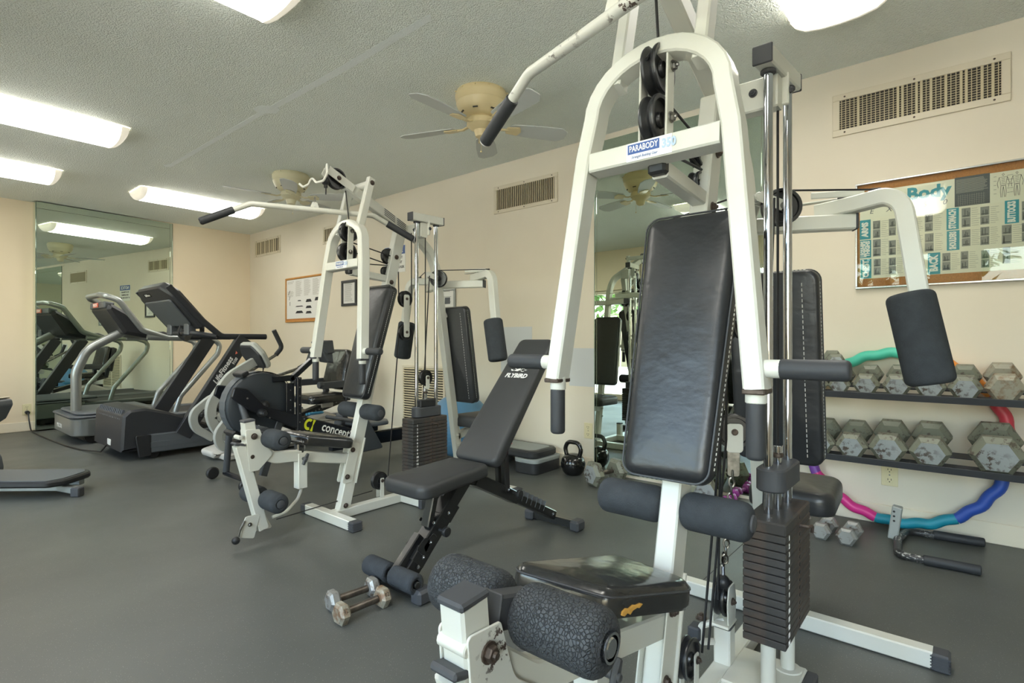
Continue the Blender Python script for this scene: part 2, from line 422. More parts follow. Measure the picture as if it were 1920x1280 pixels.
def text(name, s_, size, o, u, v, mat, parent, ext=.0006, align='CENTER', sx=1, shear=0, bold=0, fit=0):
    """flat lettering in the plane (o,u,v); one mesh"""
    cu = bpy.data.curves.new(name, 'FONT'); cu.body = s_; cu.size = size; cu.extrude = ext; cu.align_x = align; cu.align_y = 'CENTER'
    cu.shear = shear; cu.resolution_u = 2; cu.offset = bold
    t = bpy.data.objects.new(name, cu); me = bpy.data.meshes.new_from_object(t)
    bpy.data.objects.remove(t); bpy.data.curves.remove(cu)
    if fit:
        xs = [v.co.x for v in me.vertices]; sx = fit / max(1e-6, max(xs) - min(xs))
    u, v = V(u).normalized(), V(v).normalized(); n_ = u.cross(v)
    mt = Matrix(((u.x * sx, v.x, n_.x, o[0]), (u.y * sx, v.y, n_.y, o[1]), (u.z * sx, v.z, n_.z, o[2]), (0, 0, 0, 1)))
    me.transform(mt); me.name = name; me.materials.clear(); me.materials.append(M[mat].m)
    ob = bpy.data.objects.new(name, me); COL.objects.link(ob)
    if parent: ob.parent = parent
    return ob
X, Y, Z = V((1, 0, 0)), V((0, 1, 0)), V((0, 0, 1))

SPLIT = {'pivot_post', 'lever_cap', 'bracket_cap', 'bolt', 'pulley_fork', 'pulley_plate', 'handle_stub', 'hand_grip', 'bolt_plate', 'yoke_cap', 'stack_leg', 'cable', 'wheel', 'rail_end', 'strut_sleeve', 'hinge_plate', 'adjust_knob', 'back_support', 'adjust_hole', 'axle_bolt', 'leg_pivot_plate', 'pivot_bolt', 'cable_plate', 'rivet', 'swivel_bracket_', 'frame', 'screw', 'baluster', 'leg_cable', 'floating_pulley_fork', 'low_pulley_bracket', 'frame_brace', 'floor_stand', 'transport_wheel', 'side_pulley_bracket_', 'socket', 'rail', 'sensor_cable', 'seat_support', 'scale_mark', 'hood_rib', 'rail_hole', 'cooling_slots', 'drawing', 'side_rail', 'edge_trim', 'cage_wire', 'hub'}
def split_pieces():
    """give every separate piece of a part its own object"""
    for o in list(bpy.data.objects):
        if o.type != 'MESH' or o.get('kind') == 'stuff' or o.parent is None: continue
        nm = o.name.split('.')[0]
        if nm not in SPLIT or o.data.users > 1: continue
        me = o.data; n = len(me.vertices); par = list(range(n))
        def find(a):
            while par[a] != a: par[a] = par[par[a]]; a = par[a]
            return a
        for p in me.polygons:
            r = find(p.vertices[0])
            for q in p.vertices[1:]: par[find(q)] = r
        comp = {}
        for i in range(n): comp.setdefault(find(i), []).append(i)
        cl = []
        for ids in comp.values():
            co = [me.vertices[i].co for i in ids]
            cl.append([[min(c[k] for c in co) - .0012 for k in range(3)], [max(c[k] for c in co) + .0012 for k in range(3)], set(ids)])
        ch = True
        while ch:
            ch = False
            for i in range(len(cl)):
                for j in range(i + 1, len(cl)):
                    a, b_ = cl[i], cl[j]
                    if all(a[0][k] < b_[1][k] and b_[0][k] < a[1][k] for k in range(3)) and nm not in ('frame', 'edge_trim'):
                        cl[i] = [[min(a[0][k], b_[0][k]) for k in range(3)], [max(a[1][k], b_[1][k]) for k in range(3)], a[2] | b_[2]]; del cl[j]; ch = True; break
                if ch: break
        if len(cl) < 2 or (nm in ('frame',)): continue
        mats = list(me.materials)
        for k, c in enumerate(cl):
            ids = sorted(c[2]); mp = {v: q for q, v in enumerate(ids)}
            nb = bpy.data.meshes.new(nm); pol = [p for p in me.polygons if p.vertices[0] in mp]
            nb.from_pydata([tuple(me.vertices[i].co) for i in ids], [], [tuple(mp[v] for v in p.vertices) for p in pol])
            for m_ in mats: nb.materials.append(m_)
            nb.polygons.foreach_set('material_index', [p.material_index for p in pol]); nb.polygons.foreach_set('use_smooth', [True] * len(pol)); nb.update(); nb.set_sharp_from_angle(angle=R(32))
            if k == 0: o.data = nb
            else:
                q = bpy.data.objects.new(nm, nb); COL.objects.link(q); q.parent = o.parent; q.location = o.location; q.rotation_euler = o.rotation_euler
                for kk in o.keys(): q[kk] = o[kk]

# ------------------------------------------------------------------ room shell
def flat(name, x0, x1, y0, y1, z0, z1, mat, kind='structure'):
    return struct(name, B().box(((x0 + x1) / 2, (y0 + y1) / 2, (z0 + z1) / 2), (x1 - x0, y1 - y0, z1 - z0), bev=0), mat)
flat('floor', XL - .15, XW + .15, YB - .15, YW + .15, -.12, 0, 'rubber_floor')
fl_ = [o for o in bpy.data.objects if o.name == 'floor'][0]
for ys in (.80,):
    obj('floor_seam', B().box((2.0, ys, .0002), (2.8, .0032, .0006), bev=0), 'seam_dark', fl_)
flat('ceiling', XL - .15, XW + .15, YB - .15, YW + .15, H, H + .12, 'popcorn')
cl_ = [o for o in bpy.data.objects if o.name == 'ceiling'][0]
for pts in ([(1.60, 5.20), (1.625, 5.24), (1.66, 5.20), (1.665, 3.50), (1.71, 3.46), (1.70, 3.38), (1.675, 3.36), (1.69, 2.66), (1.68, 1.9), (1.64, 1.86), (1.645, 2.64), (1.635, 3.37), (1.585, 3.42), (1.58, 3.50), (1.63, 3.54), (1.625, 5.1)],):
    obj('paint_patch', B().prism(pts, (0, 0, H - .0012), X, Y, .0014, 0), 'ceiling_patch', cl_)
wr = flat('wall_right', XW, XW + .15, YB - .15, YW + .15, 0, H, 'wall_paint')
flat('wall_back', XL - .15, XW, YW, YW + .15, 0, H, 'wall_paint_warm')
flat('wall_front', XL - .15, XW, YB - .15, YB, 0, H, 'wall_paint')
# window wall beside the camera, with a big window and a glazed door
DY0, DY1, DZ = 3.3, 4.9, 1.80
WN = [(-1.9, -.1, .35, 2.02), (.25, 2.4, .35, 2.02), (5.5, 6.9, .75, 2.02)]
b = B()
def wl(y0, y1, z0, z1): b.box((XL - .075, (y0 + y1) / 2, (z0 + z1) / 2), (.15, y1 - y0, z1 - z0), bev=0)
ops = sorted(WN + [(DY0, DY1, 0, DZ)])
y = YB
for y0, y1, z0, z1 in ops:
    wl(y, y0, 0, H)
    if z0 > 0: wl(y0, y1, 0, z0)
    wl(y0, y1, z1, H); y = y1
wl(y, YW, 0, H)
struct('wall_left', b, 'wall_paint_warm')
for i, (y0, y1, z0, z1) in enumerate(WN):
    fr = B(); t = .05
    for (a, c, e, g) in ((y0, y1, z0, z0 + t), (y0, y1, z1 - t, z1), (y0, y0 + t, z0, z1), (y1 - t, y1, z0, z1), ((y0 + y1) / 2 - t / 2, (y0 + y1) / 2 + t / 2, z0, z1)):
        fr.box((XL - .07, (a + c) / 2, (e + g) / 2), (.07, c - a, g - e))
    o = struct('window_%d' % (i + 1), fr, 'door_frame')
    for k in range(2):
        a = y0 + t + k * (y1 - y0) / 2 - k * t / 2; c = a + (y1 - y0) / 2 - 1.5 * t
        obj('pane', B().box((XL - .07, (a + c) / 2, (z0 + z1) / 2), (.006, c - a, z1 - z0 - 2 * t), bev=0), 'glass', o)
fr = B(); t = .06
for (a, c, e, g) in ((DY0, DY1, DZ - t, DZ), (DY0, DY0 + t, 0, DZ), (DY1 - t, DY1, 0, DZ), (DY0, DY1, 0, .09), (DY0 + .77, DY0 + .85, 0, DZ)):
    fr.box((XL - .07, (a + c) / 2, (e + g) / 2), (.07, c - a, g - e))
d = struct('door_1', fr, 'door_frame')
for a, c in ((DY0 + t, DY0 + .77), (DY0 + .85, DY1 - t)):
    obj('pane', B().box((XL - .07, (a + c) / 2, (DZ - t + .09) / 2), (.006, c - a, DZ - t - .09), bev=0), 'glass', d)
obj('door_handle', B().tube([(XL - .03, DY0 + .9, .86), (XL + .05, DY0 + .9, .86), (XL + .05, DY0 + .9, 1.06), (XL - .03, DY0 + .9, 1.06)], .009, 8, .02), 'chrome', d)
for nm, x0, x1, y0, y1 in (('baseboard_right', XW - .012, XW, YB, .902), ('trim_1', XW - .012, XW, 2.078, YW), ('baseboard_back', XL, XW - .012, YW - .012, YW)):
    struct(nm, B().box(((x0 + x1) / 2, (y0 + y1) / 2, .05), (x1 - x0, y1 - y0, .10), bev=.004), 'trim_paint')
# repainted patches on the long wall
for y0, y1, z0, z1 in ((2.66, 2.99, .70, 1.075), (2.03, 2.30, .62, .905)):
    obj('repaint_patch', B().box((XW - .0006, (y0 + y1) / 2, (z0 + z1) / 2), (.0012, y1 - y0, z1 - z0), bev=0), 'patch_paint', wr)
# outside: paving, rail and trees beyond the glass
struct('ground_outside', B().box((-7, 2, -.13), (11.6, 24, .1), bev=0), 'paving')
t = thing('railing', 'white metal railing outside the glazed door', 'railing', (-3.2, 4, 0))
b = B(); b.box((0, 0, .85), (.05, 5, .05)); b.box((0, 0, .12), (.04, 5, .04)); obj('rail', b, 'rail_white', t)
b = B()
for k in range(26): b.cyl((0, -2.45 + k * .196, .12), (0, -2.45 + k * .196, .84), .011, 6)
for yy in (-2.45, 2.45): b.box((0, yy, .40), (.06, .06, .92))
obj('baluster', b, 'rail_white', t)
def tree(label, x, y, h, r, seed):
    rn = random.Random(seed)
    t = thing('garden_tree', label, 'tree', (x, y, -.08))
    obj('trunk', B().tube([(0, 0, 0), (.05, .02, h * .3), (0, .05, h * .62)], .09, 9), 'bark', t)
    b = B()
    for k in range(420):
        while True:
            p = V((rn.uniform(-1, 1), rn.uniform(-1, 1), rn.uniform(-1, 1)))
            if .3 < p.length < 1: break
        c = V((p.x * r, p.y * r, h * .68 + p.z * r * .8)); fx = V((rn.uniform(-1, 1), rn.uniform(-1, 1), rn.uniform(-1, .4))).normalized()
        sx = fx.cross(Z).normalized() * rn.uniform(.05, .1); L = fx * rn.uniform(.2, .34)
        b.add([c, c + L * .5 + sx, c + L, c + L * .5 - sx], [(0, 1, 2, 3)])
    o = obj('crown', b, 'leaf_green', t); o['kind'] = 'stuff'
tree('leafy green tree outside beyond the white railing, opposite the door', -4.6, 5.2, 3.4, 1.2, 1)
tree('broad green tree outside beyond the wide window', -6.0, .8, 4.0, 1.5, 2)
tree('small green tree outside near the far window', -5.2, 7.6, 3.0, 1.0, 3)

# ------------------------------------------------------------------ ceiling lights
LIGHTS = [((-.02, 1.17), 2.25, 'long ceiling light above the open floor, nearest of the four on the left side'),
          ((-.02, 1.17), 4.66, 'long glowing ceiling light left of the ceiling patch, halfway to the mirror wall'),
          ((-.02, 1.08), 6.22, 'shorter-looking ceiling light in the far left corner by the plain cream wall'),
          ((1.67, 2.86), 6.22, 'bright ceiling light in front of the treadmill mirror'),
          ((1.60, 2.79), .42, 'large ceiling light above the dumbbell rack'),
          ((-.85, .34), .34, 'ceiling light beside the window wall above the camera, out of frame')]
for (x0, x1), yc, lab in LIGHTS:
    t = thing('ceiling_light', lab, 'light fixture', ((x0 + x1) / 2, yc, H), 0, 'fluorescent wrap lights on the ceiling')
    L = (x1 - x0) / 2
    obj('base_pan', B().box((0, 0, -.008), (2 * L - .06, .34, .015)), 'lamp_cap', t)
    prof = [(-.195, -.006), (-.195, -.022), (-.175, -.052), (-.135, -.078), (-.07, -.090), (0, -.093), (.07, -.090), (.135, -.078), (.175, -.052), (.195, -.022), (.195, -.006)]
    b = B(); vs = []; n = len(prof)
    for xx in (-L + .05, L - .05): vs += [(xx, p, q) for p, q in prof]
    fs = [(j, j + 1, n + j + 1, n + j) for j in range(n - 1)]
    b.add(vs, fs); obj('diffuser', b, 'diffuser', t, 60)
    for sg in (-1, 1):
        b = B(); vs = []; K = 6
        for k in range(K + 1):
            a = k / K; sc = math.cos(a * math.pi / 2 * .82); xx = sg * (L - .05 + .05 * math.sin(a * math.pi / 2))
            vs += [(xx, p * (.90 + .10 * sc) * (1.012 if k < 3 else 1), -.004 + (q + .004) * (.25 + .75 * sc) * (1.02 if k < 3 else 1)) for p, q in prof]
        fs = [(k * n + j, k * n + j + 1, (k + 1) * n + j + 1, (k + 1) * n + j) for k in range(K) for j in range(n - 1)]
        fs.append(tuple(K * n + j for j in range(n)))
        b.add(vs, fs); obj('end_cap', b, 'diffuser_end', t, 60)

# ------------------------------------------------------------------ ceiling fans
def fan(label, x, y, a0, brass):
    t = thing('ceiling_fan', label, 'fan', (x, y, H), 0, 'five-blade ceiling fans')
    hm = 'fan_brass' if brass else 'fan_white'
    b = B(); b.lathe([(.150, 0), (.158, -.02), (.158, -.035), (.150, -.06), (.152, -.07), (.140, -.10), (.128, -.118), (.112, -.135), (.085, -.15), (.0, -.155)], (0, 0, 0), Z, 36)
    for k in range(12): b.cyl((.15 * math.cos(k * .5236), .15 * math.sin(k * .5236), -.012), (.163 * math.cos(k * .5236), .163 * math.sin(k * .5236), -.012), .004, 6)
    obj('motor_housing', b, hm, t)
    b = B(); b.lathe([(.075, -.150), (.088, -.165), (.088, -.195), (.07, -.212), (.045, -.225), (.035, -.262), (.02, -.272), (0, -.275)], (0, 0, 0), Z, 26)
    obj('hub', b, hm, t)
    b = B()
    for k in range(7): a = k * .9; b.box((.118 * math.cos(a), .118 * math.sin(a), -.128), (.012, .03, .006), Matrix.Rotation(a, 3, 'Z'), 0)
    obj('cooling_slots', b, 'outlet_slot', t)
    for k in range(5):
        a = R(a0 + 72 * k); u = V((math.cos(a), math.sin(a), 0)); s_ = V((-u.y, u.x, 0)); pt = (s_ * math.cos(R(12)) - Z * math.sin(R(12)))
        zz = -.20
        b = B(); b.rtube([u * .07 + Z * (-.185), u * .12 + Z * (-.205), u * .17 + Z * (zz - .004)], .022, .010, s_, .02)
        b.prism(rpoly([(.155, -.03), (.235, -.042), (.25, 0), (.235, .042), (.155, .03)], .014), Z * (zz - .008), u, pt, .006, .001)
        obj('blade_arm', b, hm, t)
        b = B(); b.prism(rpoly([(.175, -.05), (.35, -.066), (.50, -.068), (.545, -.035), (.545, .035), (.50, .068), (.35, .066), (.175, .05)], .02), Z * zz, u, pt, .006, .001)
        obj('blade', b, 'fan_blade', t)
    b = B(); b.tube([(.03, .03, -.25), (.03, .03, -.33)], .0015, 5); b.sphere((.03, .03, -.335), .006, 8, 6); obj('pull_chain', b, hm, t)
fan('cream ceiling fan with brass-coloured housing, behind the long lat bar of the nearer gym', 2.37, 2.23, 38, True)
fan('pale ceiling fan with off-white housing, above the farther home gym', 2.43, 4.63, 24, False)

# ------------------------------------------------------------------ mirrors
def mirror(name, label, o, u, v, wd, ht, seams, loc):
    t = thing(name, label, 'mirror', loc)
    ou, ov = V(u), V(v); n_ = ou.cross(ov)
    s0, s1, st = seams
    def pan(nm, a0, a1, b0, b1):
        g = .0016
        c = V(o) + ou * ((a0 + a1) / 2) + ov * ((b0 + b1) / 2) + n_ * .003 - V(loc)
        rot = Matrix((ou, ov, n_)).transposed()
        obj(nm, B().box(c, (a1 - a0 - g, b1 - b0 - g, .006), rot, .0012), 'mirror', t)
    pan('mirror_panel', s0, wd - s1, 0, ht - st)
    if s0: pan('edge_strip', 0, s0, 0, ht)
    if s1: pan('edge_strip', wd - s1, wd, 0, ht)
    if st: pan('edge_strip', s0, wd - s1, ht - st, ht)
    fr = B()
    for a in (0, wd): fr.box(V(o) + ou * a + ov * (ht / 2) + n_ * .004 - V(loc), (.005, ht, .008), Matrix((ou, ov, n_)).transposed(), .001)
    obj('edge_trim', fr, 'mirror_edge', t)
ML, MA = (1.13, YW - .125), R(5.3)          # this mirror is hung on a slanting backing: its left edge stands proud of the wall
mirror('wall_mirror', 'tall wall mirror behind the treadmills, its left edge standing proud of the back wall', (ML[0], ML[1], .015), V((math.cos(MA), math.sin(MA), 0)), Z, 1.33, 2.425, (.0, .03, .07), (1.8, YW, 0))
mo = [o for o in bpy.data.objects if o.name.startswith('wall_mirror')][0]
obj('side_return', B().box((ML[0] - .003 - 1.8, (ML[1] + YW) / 2 - YW, 1.2275), (.006, YW - ML[1], 2.425), None, .001), 'mirror', mo)
obj('backing', B().prism([(ML[0] + .002 - 1.8, ML[1] + .004 - YW), (ML[0] + 1.325 * math.cos(MA) - 1.8, -.001), (ML[0] + .002 - 1.8, -.001)], (0, 0, .02), X, Y, 2.41, 0), 'vent_dark', mo)
mirror('wall_mirror', 'tall wall mirror behind the nearer home gym on the long wall', (XW, 2.075, .02), -Y, Z, 1.17, 2.39, (.018, .02, .075), (XW, 1.5, 0))

# ------------------------------------------------------------------ vents, outlets
def vent(label, y0, y1, z0, z1, nsl, individual, closed=()):
    """air grille on the long wall; y0 > y1 (left to right)"""
    yc, zc = (y0 + y1) / 2, (z0 + z1) / 2; wd, ht = y0 - y1, z1 - z0
    t = thing('air_vent', label, 'vent', (XW, yc, zc), 0, 'painted air vents along the long wall')
    m_ = .034 if wd > .6 and individual else .03
    b = B()
    for c, d in (((0, 0, ht / 2 - m_ / 2), (.010, wd, m_)), ((0, 0, -ht / 2 + m_ / 2), (.010, wd, m_)), ((0, wd / 2 - m_ / 2, 0), (.0098, m_, ht - 2 * m_)), ((0, -wd / 2 + m_ / 2, 0), (.0098, m_, ht - 2 * m_))):
        b.box((-.005, c[1], c[2]), d, None, .002)
    obj('frame', b, 'vent_paint', t)
    obj('duct_back', B().box((-.0008, 0, 0), (.0012, wd - 2 * m_, ht - 2 * m_), bev=0), 'vent_dark', t)
    b = B(); nz = 13
    for k in range(1, nz): b.box((-.0022, 0, -ht / 2 + m_ + k * (ht - 2 * m_) / nz), (.0016, wd - 2 * m_, .0028), bev=0)
    if individual:
        o = obj('rear_grid', b, 'vent_slat', t); o['kind'] = 'stuff'
    iw = (wd - 2 * m_) / nsl
    rn = random.Random(nsl)
    def slat(b, k):
        yy = wd / 2 - m_ - (k + .5) * iw; a = rn.uniform(-.5, -.2) if k not in closed else R(76)
        b.box((-.0068, yy, 0), (.006 if individual else .007, .0035 if k not in closed else .003, ht - 2 * m_), Matrix.Rotation(a, 3, 'Z'), .0008)
    if individual:
        for k in range(nsl):
            b = B(); yy = wd / 2 - m_ - (k + .5) * iw
            cl = k in closed; d = .0105 if cl else .0032
            b.box((-.0066, yy, 0), (.005, iw * (.60 if cl else .20), ht - 2 * m_ + .002), None, .0008); obj('slat', b, 'vent_slat', t)
    else:
        b = B()
        for k in range(nsl): b.box((-.0066, wd / 2 - m_ - (k + .5) * iw, 0), (.005, iw * (.85 if k in closed else .42), ht - 2 * m_ + .002), None, .0005)
        o = obj('slat', b, 'vent_slat', t); o['kind'] = 'stuff'
    b = B()
    for yy in (-wd * .42, 0, wd * .42):
        for zz in (-ht / 2 + m_ / 2, ht / 2 - m_ / 2): b.lathe([(.005, 0), (.004, .002), (0, .003)], (-.010, yy, zz), -X, 8)
    obj('screw', b, 'rust_bolt', t)
vent('largest air vent, high on the wall above the framed exercise board', .556, -.168, 2.078, 2.305, 34, True, (4, 13, 14, 17, 18, 20, 23, 26, 27, 30, 32))
vent('air vent with narrow upright slats between the two home gyms, below the ceiling', 3.066, 2.405, 2.035, 2.265, 30, False)
vent('small air vent partly behind the arch of the farther home gym', 5.76, 5.15, 2.09, 2.29, 16, False, (5, 6, 11))
vent('small air vent by the far corner with uneven slats', 7.50, 6.78, 2.11, 2.335, 11, False, (0, 2, 4, 6, 8))
# low return grille with level slats
t = thing('return_grille', 'low wall grille with level slats behind the farther weight stack', 'vent', (XW, 3.98, .44))
b = B()
for c, d in (((0, 0, .27), (.014, .62, .025)), ((0, 0, -.27), (.014, .62, .025)), ((0, .2975, 0), (.0138, .025, .515)), ((0, -.2975, 0), (.0138, .025, .515)), ((0, 0, 0), (.016, .02, .515))): b.box((-.007, c[1], c[2]), d)
obj('frame', b, 'vent_paint', t)
obj('duct_back', B().box((-.001, 0, 0), (.0015, .58, .53), bev=0), 'vent_dark', t)
for k in range(22):
    obj('slat', B().box((-.009, 0, -.248 + k * .0236), (.012, .575, .0115), Matrix.Rotation(.5, 3, 'Y'), .0008), 'vent_slat', t)
def outlet(label, loc, u, plug=False):
    t = thing('wall_outlet', label, 'outlet', loc); u = V(u); n_ = u.cross(Z)
    rot = Matrix((u, Z, n_)).transposed()
    obj('cover_plate', B().box(n_ * .003, (.072, .115, .006), rot, .0025), 'outlet_ivory', t)
    b = B(); sl = B()
    for zz in (-.026, .026):
        b.prism(rrect(.034, .032, .012), n_ * .0055 + Z * zz, u, Z, .003, .0008)
        for dx_ in (-.007, .007): sl.box(n_ * .0087 + Z * (zz + .003) + u * dx_, (.0028, .009, .0012), rot, 0)
        sl.box(n_ * .0087 + Z * (zz - .009), (.005, .005, .0012), rot, .001)
    obj('socket', b, 'outlet_ivory', t); obj('slots', sl, 'outlet_slot', t)
    obj('screw', B().lathe([(.004, 0), (0, .0015)], n_ * .006, n_, 8), 'steel', t)
outlet('ivory wall outlet near the kettlebell', (XW, 2.13, .295), -Y)
outlet('ivory wall outlet under the lower shelf of the dumbbell rack', (XW, .297, .26), -Y)
outlet('ivory wall outlet beside the treadmill mirror with a black plug in it', (1.075, YW, .23), X)

# ------------------------------------------------------------------ things pinned to the long wall (facing -X)
def rect_print(b, y0, y1, z0, z1, x=.0, th=.0006): b.box((x, (y0 + y1) / 2, (z0 + z1) / 2), (th, abs(y0 - y1), abs(z1 - z0)), bev=0)
# large framed exercise board
by, bz = 0.0, 1.515
t = thing('exercise_board', 'large silver-framed board with a teal-lettered exercise poster above the dumbbell rack', 'poster board', (XW, by, bz))
y0, y1, z0, z1 = .447, -.62, 1.236, 1.797
b = B()
for c, d in (((y0 + y1) / 2, z1), ((y0 + y1) / 2, z0)): pass
fw_ = .010
for (a, c, e, g) in ((y1, y0, z1 - fw_, z1), (y1, y0, z0, z0 + fw_), (y1, y1 + fw_, z0 + fw_, z1 - fw_), (y0 - fw_, y0, z0 + fw_, z1 - fw_)): b.box((-.012, (a + c) / 2 - by, (e + g) / 2 - bz), (.024, c - a, g - e), None, .002)
obj('frame', b, 'aluminium', t)
obj('cork_sheet', B().box((-.004, (y0 + y1) / 2 - by, (z0 + z1) / 2 - bz), (.006, y0 - y1 - .018, z1 - z0 - .018), bev=0), 'cork', t)
ps = obj('poster', B().box((-.0078, (.428 - .60) / 2 - by, 1.520 - bz), (.001, 1.028, .462), bev=0), 'paper', t)
xq = -.0088
def lab(s_, ya, yb, za, zb, sz, lines=None):
    o = obj('teal_label', (lambda b: (rect_print(b, ya - by, yb - by, za - bz, zb - bz, xq), b)[1])(B()), 'print_teal', ps)
    if lines:
        for k, q in enumerate(lines): text('lettering', q, sz, (xq - .0006, (ya * (1.0 - .28 - .42 * k) + yb * (.28 + .42 * k)) - by, (za + zb) / 2 - bz), Z, Y, 'print_white', ps, .0003, bold=.0016, fit=abs(za - zb) * .90)
    else: text('lettering', s_, sz, (xq - .0006, (ya + yb) / 2 - by, (za + zb) / 2 - bz), Z, Y, 'print_white', ps, .0003, bold=.0022, fit=abs(za - zb) * (.90 if len(s_) > 4 else .78))
lab('ARMS', .428, .379, 1.602, 1.499, .038); lab('', .427, .377, 1.494, 1.400, .026, ['LEGS/HIPS', 'THIGHS']); lab('CHEST', .424, .376, 1.393, 1.291, .036)
lab('STOMACH', .066, .019, 1.608, 1.503, .036); lab('SHOULDERS', .065, .017, 1.498, 1.402, .034); lab('BUTTOCKS', -.146, -.195, 1.612, 1.504, .036); lab('BACK', .139, .090, 1.397, 1.291, .044)
text('title', 'ParaBody', .086, (xq, .212 - by, 1.702 - bz), -Y, Z, 'print_teal', ps, .0004, bold=.0035, sx=.98)
for s_, yy in (('E', .376), ('X', .300), ('3', .225), ('5', .152), ('0', .074)): text('lettering', s_, .036, (xq, yy - by, 1.643 - bz), -Y, Z, 'print_dark', ps, .0004, shear=.25)
b = B(); rect_print(b, .035, -.094, 1.612, 1.754, xq); 
obj('dark_chart', (lambda: (setattr(b, 'v', [(p[0], p[1] - by, p[2] - bz) for p in b.v]), b)[1])(), 'print_dark', ps)
PH = [(.369, .337, 1.591, 1.501), (.369, .335, 1.493, 1.404), (.366, .335, 1.39, 1.305), (.3, .27, 1.592, 1.505), (.3, .27, 1.48, 1.404), (.3, .27, 1.39, 1.305), (.151, .119, 1.594, 1.507), (.151, .116, 1.496, 1.406), (.225, .193, 1.593, 1.513), (.225, .193, 1.495, 1.408), (.009, -.024, 1.601, 1.509), (.008, -.024, 1.496, 1.417), (.082, .051, 1.391, 1.306), (.012, -.016, 1.392, 1.308), (-.06, -.092, 1.597, 1.513), (-.06, -.092, 1.5, 1.415), (-.063, -.092, 1.389, 1.307), (-.136, -.17, 1.499, 1.411), (-.139, -.165, 1.396, 1.32), (-.204, -.231, 1.6, 1.513), (-.204, -.231, 1.5, 1.415), (-.28, -.31, 1.6, 1.513), (-.28, -.31, 1.5, 1.415), (-.36, -.39, 1.6, 1.513)]
rn = random.Random(3)
for a, c, e, g in PH:
    b = B(); zm = (e + g) / 2
    rect_print(b, a - by, c - by, g - bz, zm - .001 - bz, xq); rect_print(b, a - by, c - by, zm + .001 - bz, e - bz, xq)
    b.mat(1)
    for z_ in (g, zm):      # the dark machine drawn in each photo
        hgt = (e - g) / 2
        for k in range(3): ya = c + rn.uniform(.1, .8) * (a - c); rect_print(b, ya - by, ya + .003 - by, z_ + .004 - bz, z_ + hgt * rn.uniform(.5, .9) - bz, xq - .0004)
        rect_print(b, a - .004 - by, c + .004 - by, z_ + .006 - bz, z_ + .011 - bz, xq - .0004)
    obj('printed_photo', b, ['print_grey', 'print_dark'], ps)
b = B()
for a, c, e, g in PH:
    for k in range(9):
        if c - .035 < .02 and c > .02 and False: continue
        rect_print(b, c - .004 - by, c - .004 - rn.uniform(.018, .034) - by, e - .004 - k * (e - g) / 9 - bz, e - .0058 - k * (e - g) / 9 - bz, xq)
for k in range(13): rect_print(b, .030 - by, -.088 + rn.uniform(0, .02) - by, 1.742 - k * .0052 - bz, 1.7400 - k * .0052 - bz, xq - .0005)
for k in range(12): rect_print(b, .022 - k * .0085 - by, .0212 - k * .0085 - by, 1.616 - bz, 1.668 - bz, xq - .0005)
for k in range(6): rect_print(b, .022 - by, -.078 - by, 1.616 + k * .009 - bz, 1.6166 + k * .009 - bz, xq - .0005)
o = obj('printed_lines', b, 'print_line', ps); o['kind'] = 'stuff'
b = B()
for yc in (-.141, -.188, -.30, -.35):      # muscle chart figures: outline drawing
    def ln(pts): b.tube([(xq - .0002, yc + p[0] - by, 1.685 + p[1] - bz) for p in pts], .0007, 4, 0)
    ln([(0, .046), (.004, .052), (0, .058), (-.004, .052), (0, .046)]); ln([(-.014, .04), (.014, .04), (.008, .0), (-.008, 0), (-.014, .04)])
    ln([(-.014, .04), (-.021, .012), (-.018, -.008)]); ln([(.014, .04), (.021, .012), (.018, -.008)])
    ln([(-.008, 0), (-.010, -.028), (-.008, -.054)]); ln([(.008, 0), (.010, -.028), (.008, -.054)]); ln([(0, -.004), (-.003, -.03), (-.004, -.054)]); ln([(0, -.004), (.003, -.03), (.004, -.054)])
    for k in range(5): ln([(-.006, .034 - k * .008), (.006, .033 - k * .008)])
    for k in range(5):
        for sg in (-1, 1): rect_print(b, yc + sg * .024 - by, yc + sg * .034 - by, 1.73 - k * .02 - bz, 1.7312 - k * .02 - bz, xq)
obj('muscle_drawing', b, 'print_black', ps)
obj('glass_pane', B().box((-.0215, (y0 + y1) / 2 - by, (z0 + z1) / 2 - bz), (.003, y0 - y1 - .018, z1 - z0 - .018), bev=0), 'glass', t)
# oak-framed sheet beyond the farther gym
t = thing('notice_board', 'oak-framed white instruction sheet with small black drawings on the far wall', 'poster', (XW, 6.17, 1.475))
b = B()
for c, d in (((0, 0, .268), (.016, .93, .022)), ((0, 0, -.268), (.016, .93, .022)), ((0, .455, 0), (.0158, .02, .514)), ((0, -.455, 0), (.0158, .02, .514))): b.box((-.008, c[1], c[2]), d)
obj('frame', b, 'oak_frame', t); obj('backing', B().box((-.002, 0, 0), (.003, .90, .52), bev=0), 'cork', t)
sh = obj('sheet', B().box((-.0045, .02, .01), (.001, .85, .49), bev=0), 'paper_cool', t)
b = B()
for c in range(4):
    for k in range(22):
        if c == 0 and 3 < k < 14: continue
        rect_print(b, .42 - c * .2, .42 - c * .2 - rn.uniform(.10, .16), .235 - k * .009, .232 - k * .009, -.0055)
o = obj('printed_lines', b, 'print_line', sh); o['kind'] = 'stuff'
b = B()
for yy, zz, ww, hh in ((.13, -.02, .09, .012), (.13, -.09, .20, .012), (.13, -.17, .19, .03), (-.09, -.04, .14, .035), (-.09, -.115, .14, .03), (-.09, -.18, .14, .03), (-.29, -.03, .13, .04)):
    b.prism([(-ww / 2, 0), (ww / 2, 0), (ww * .32, hh), (-ww * .32, hh)], (-.005, yy, zz), -Y, Z, .0008, 0)
for k in range(3): b.tube([(-.0055, .36, .12 - k * .07), (-.0055, .40 - k * .02, .07 - k * .07)], .003, 4)
obj('drawing', b, 'print_black', sh)
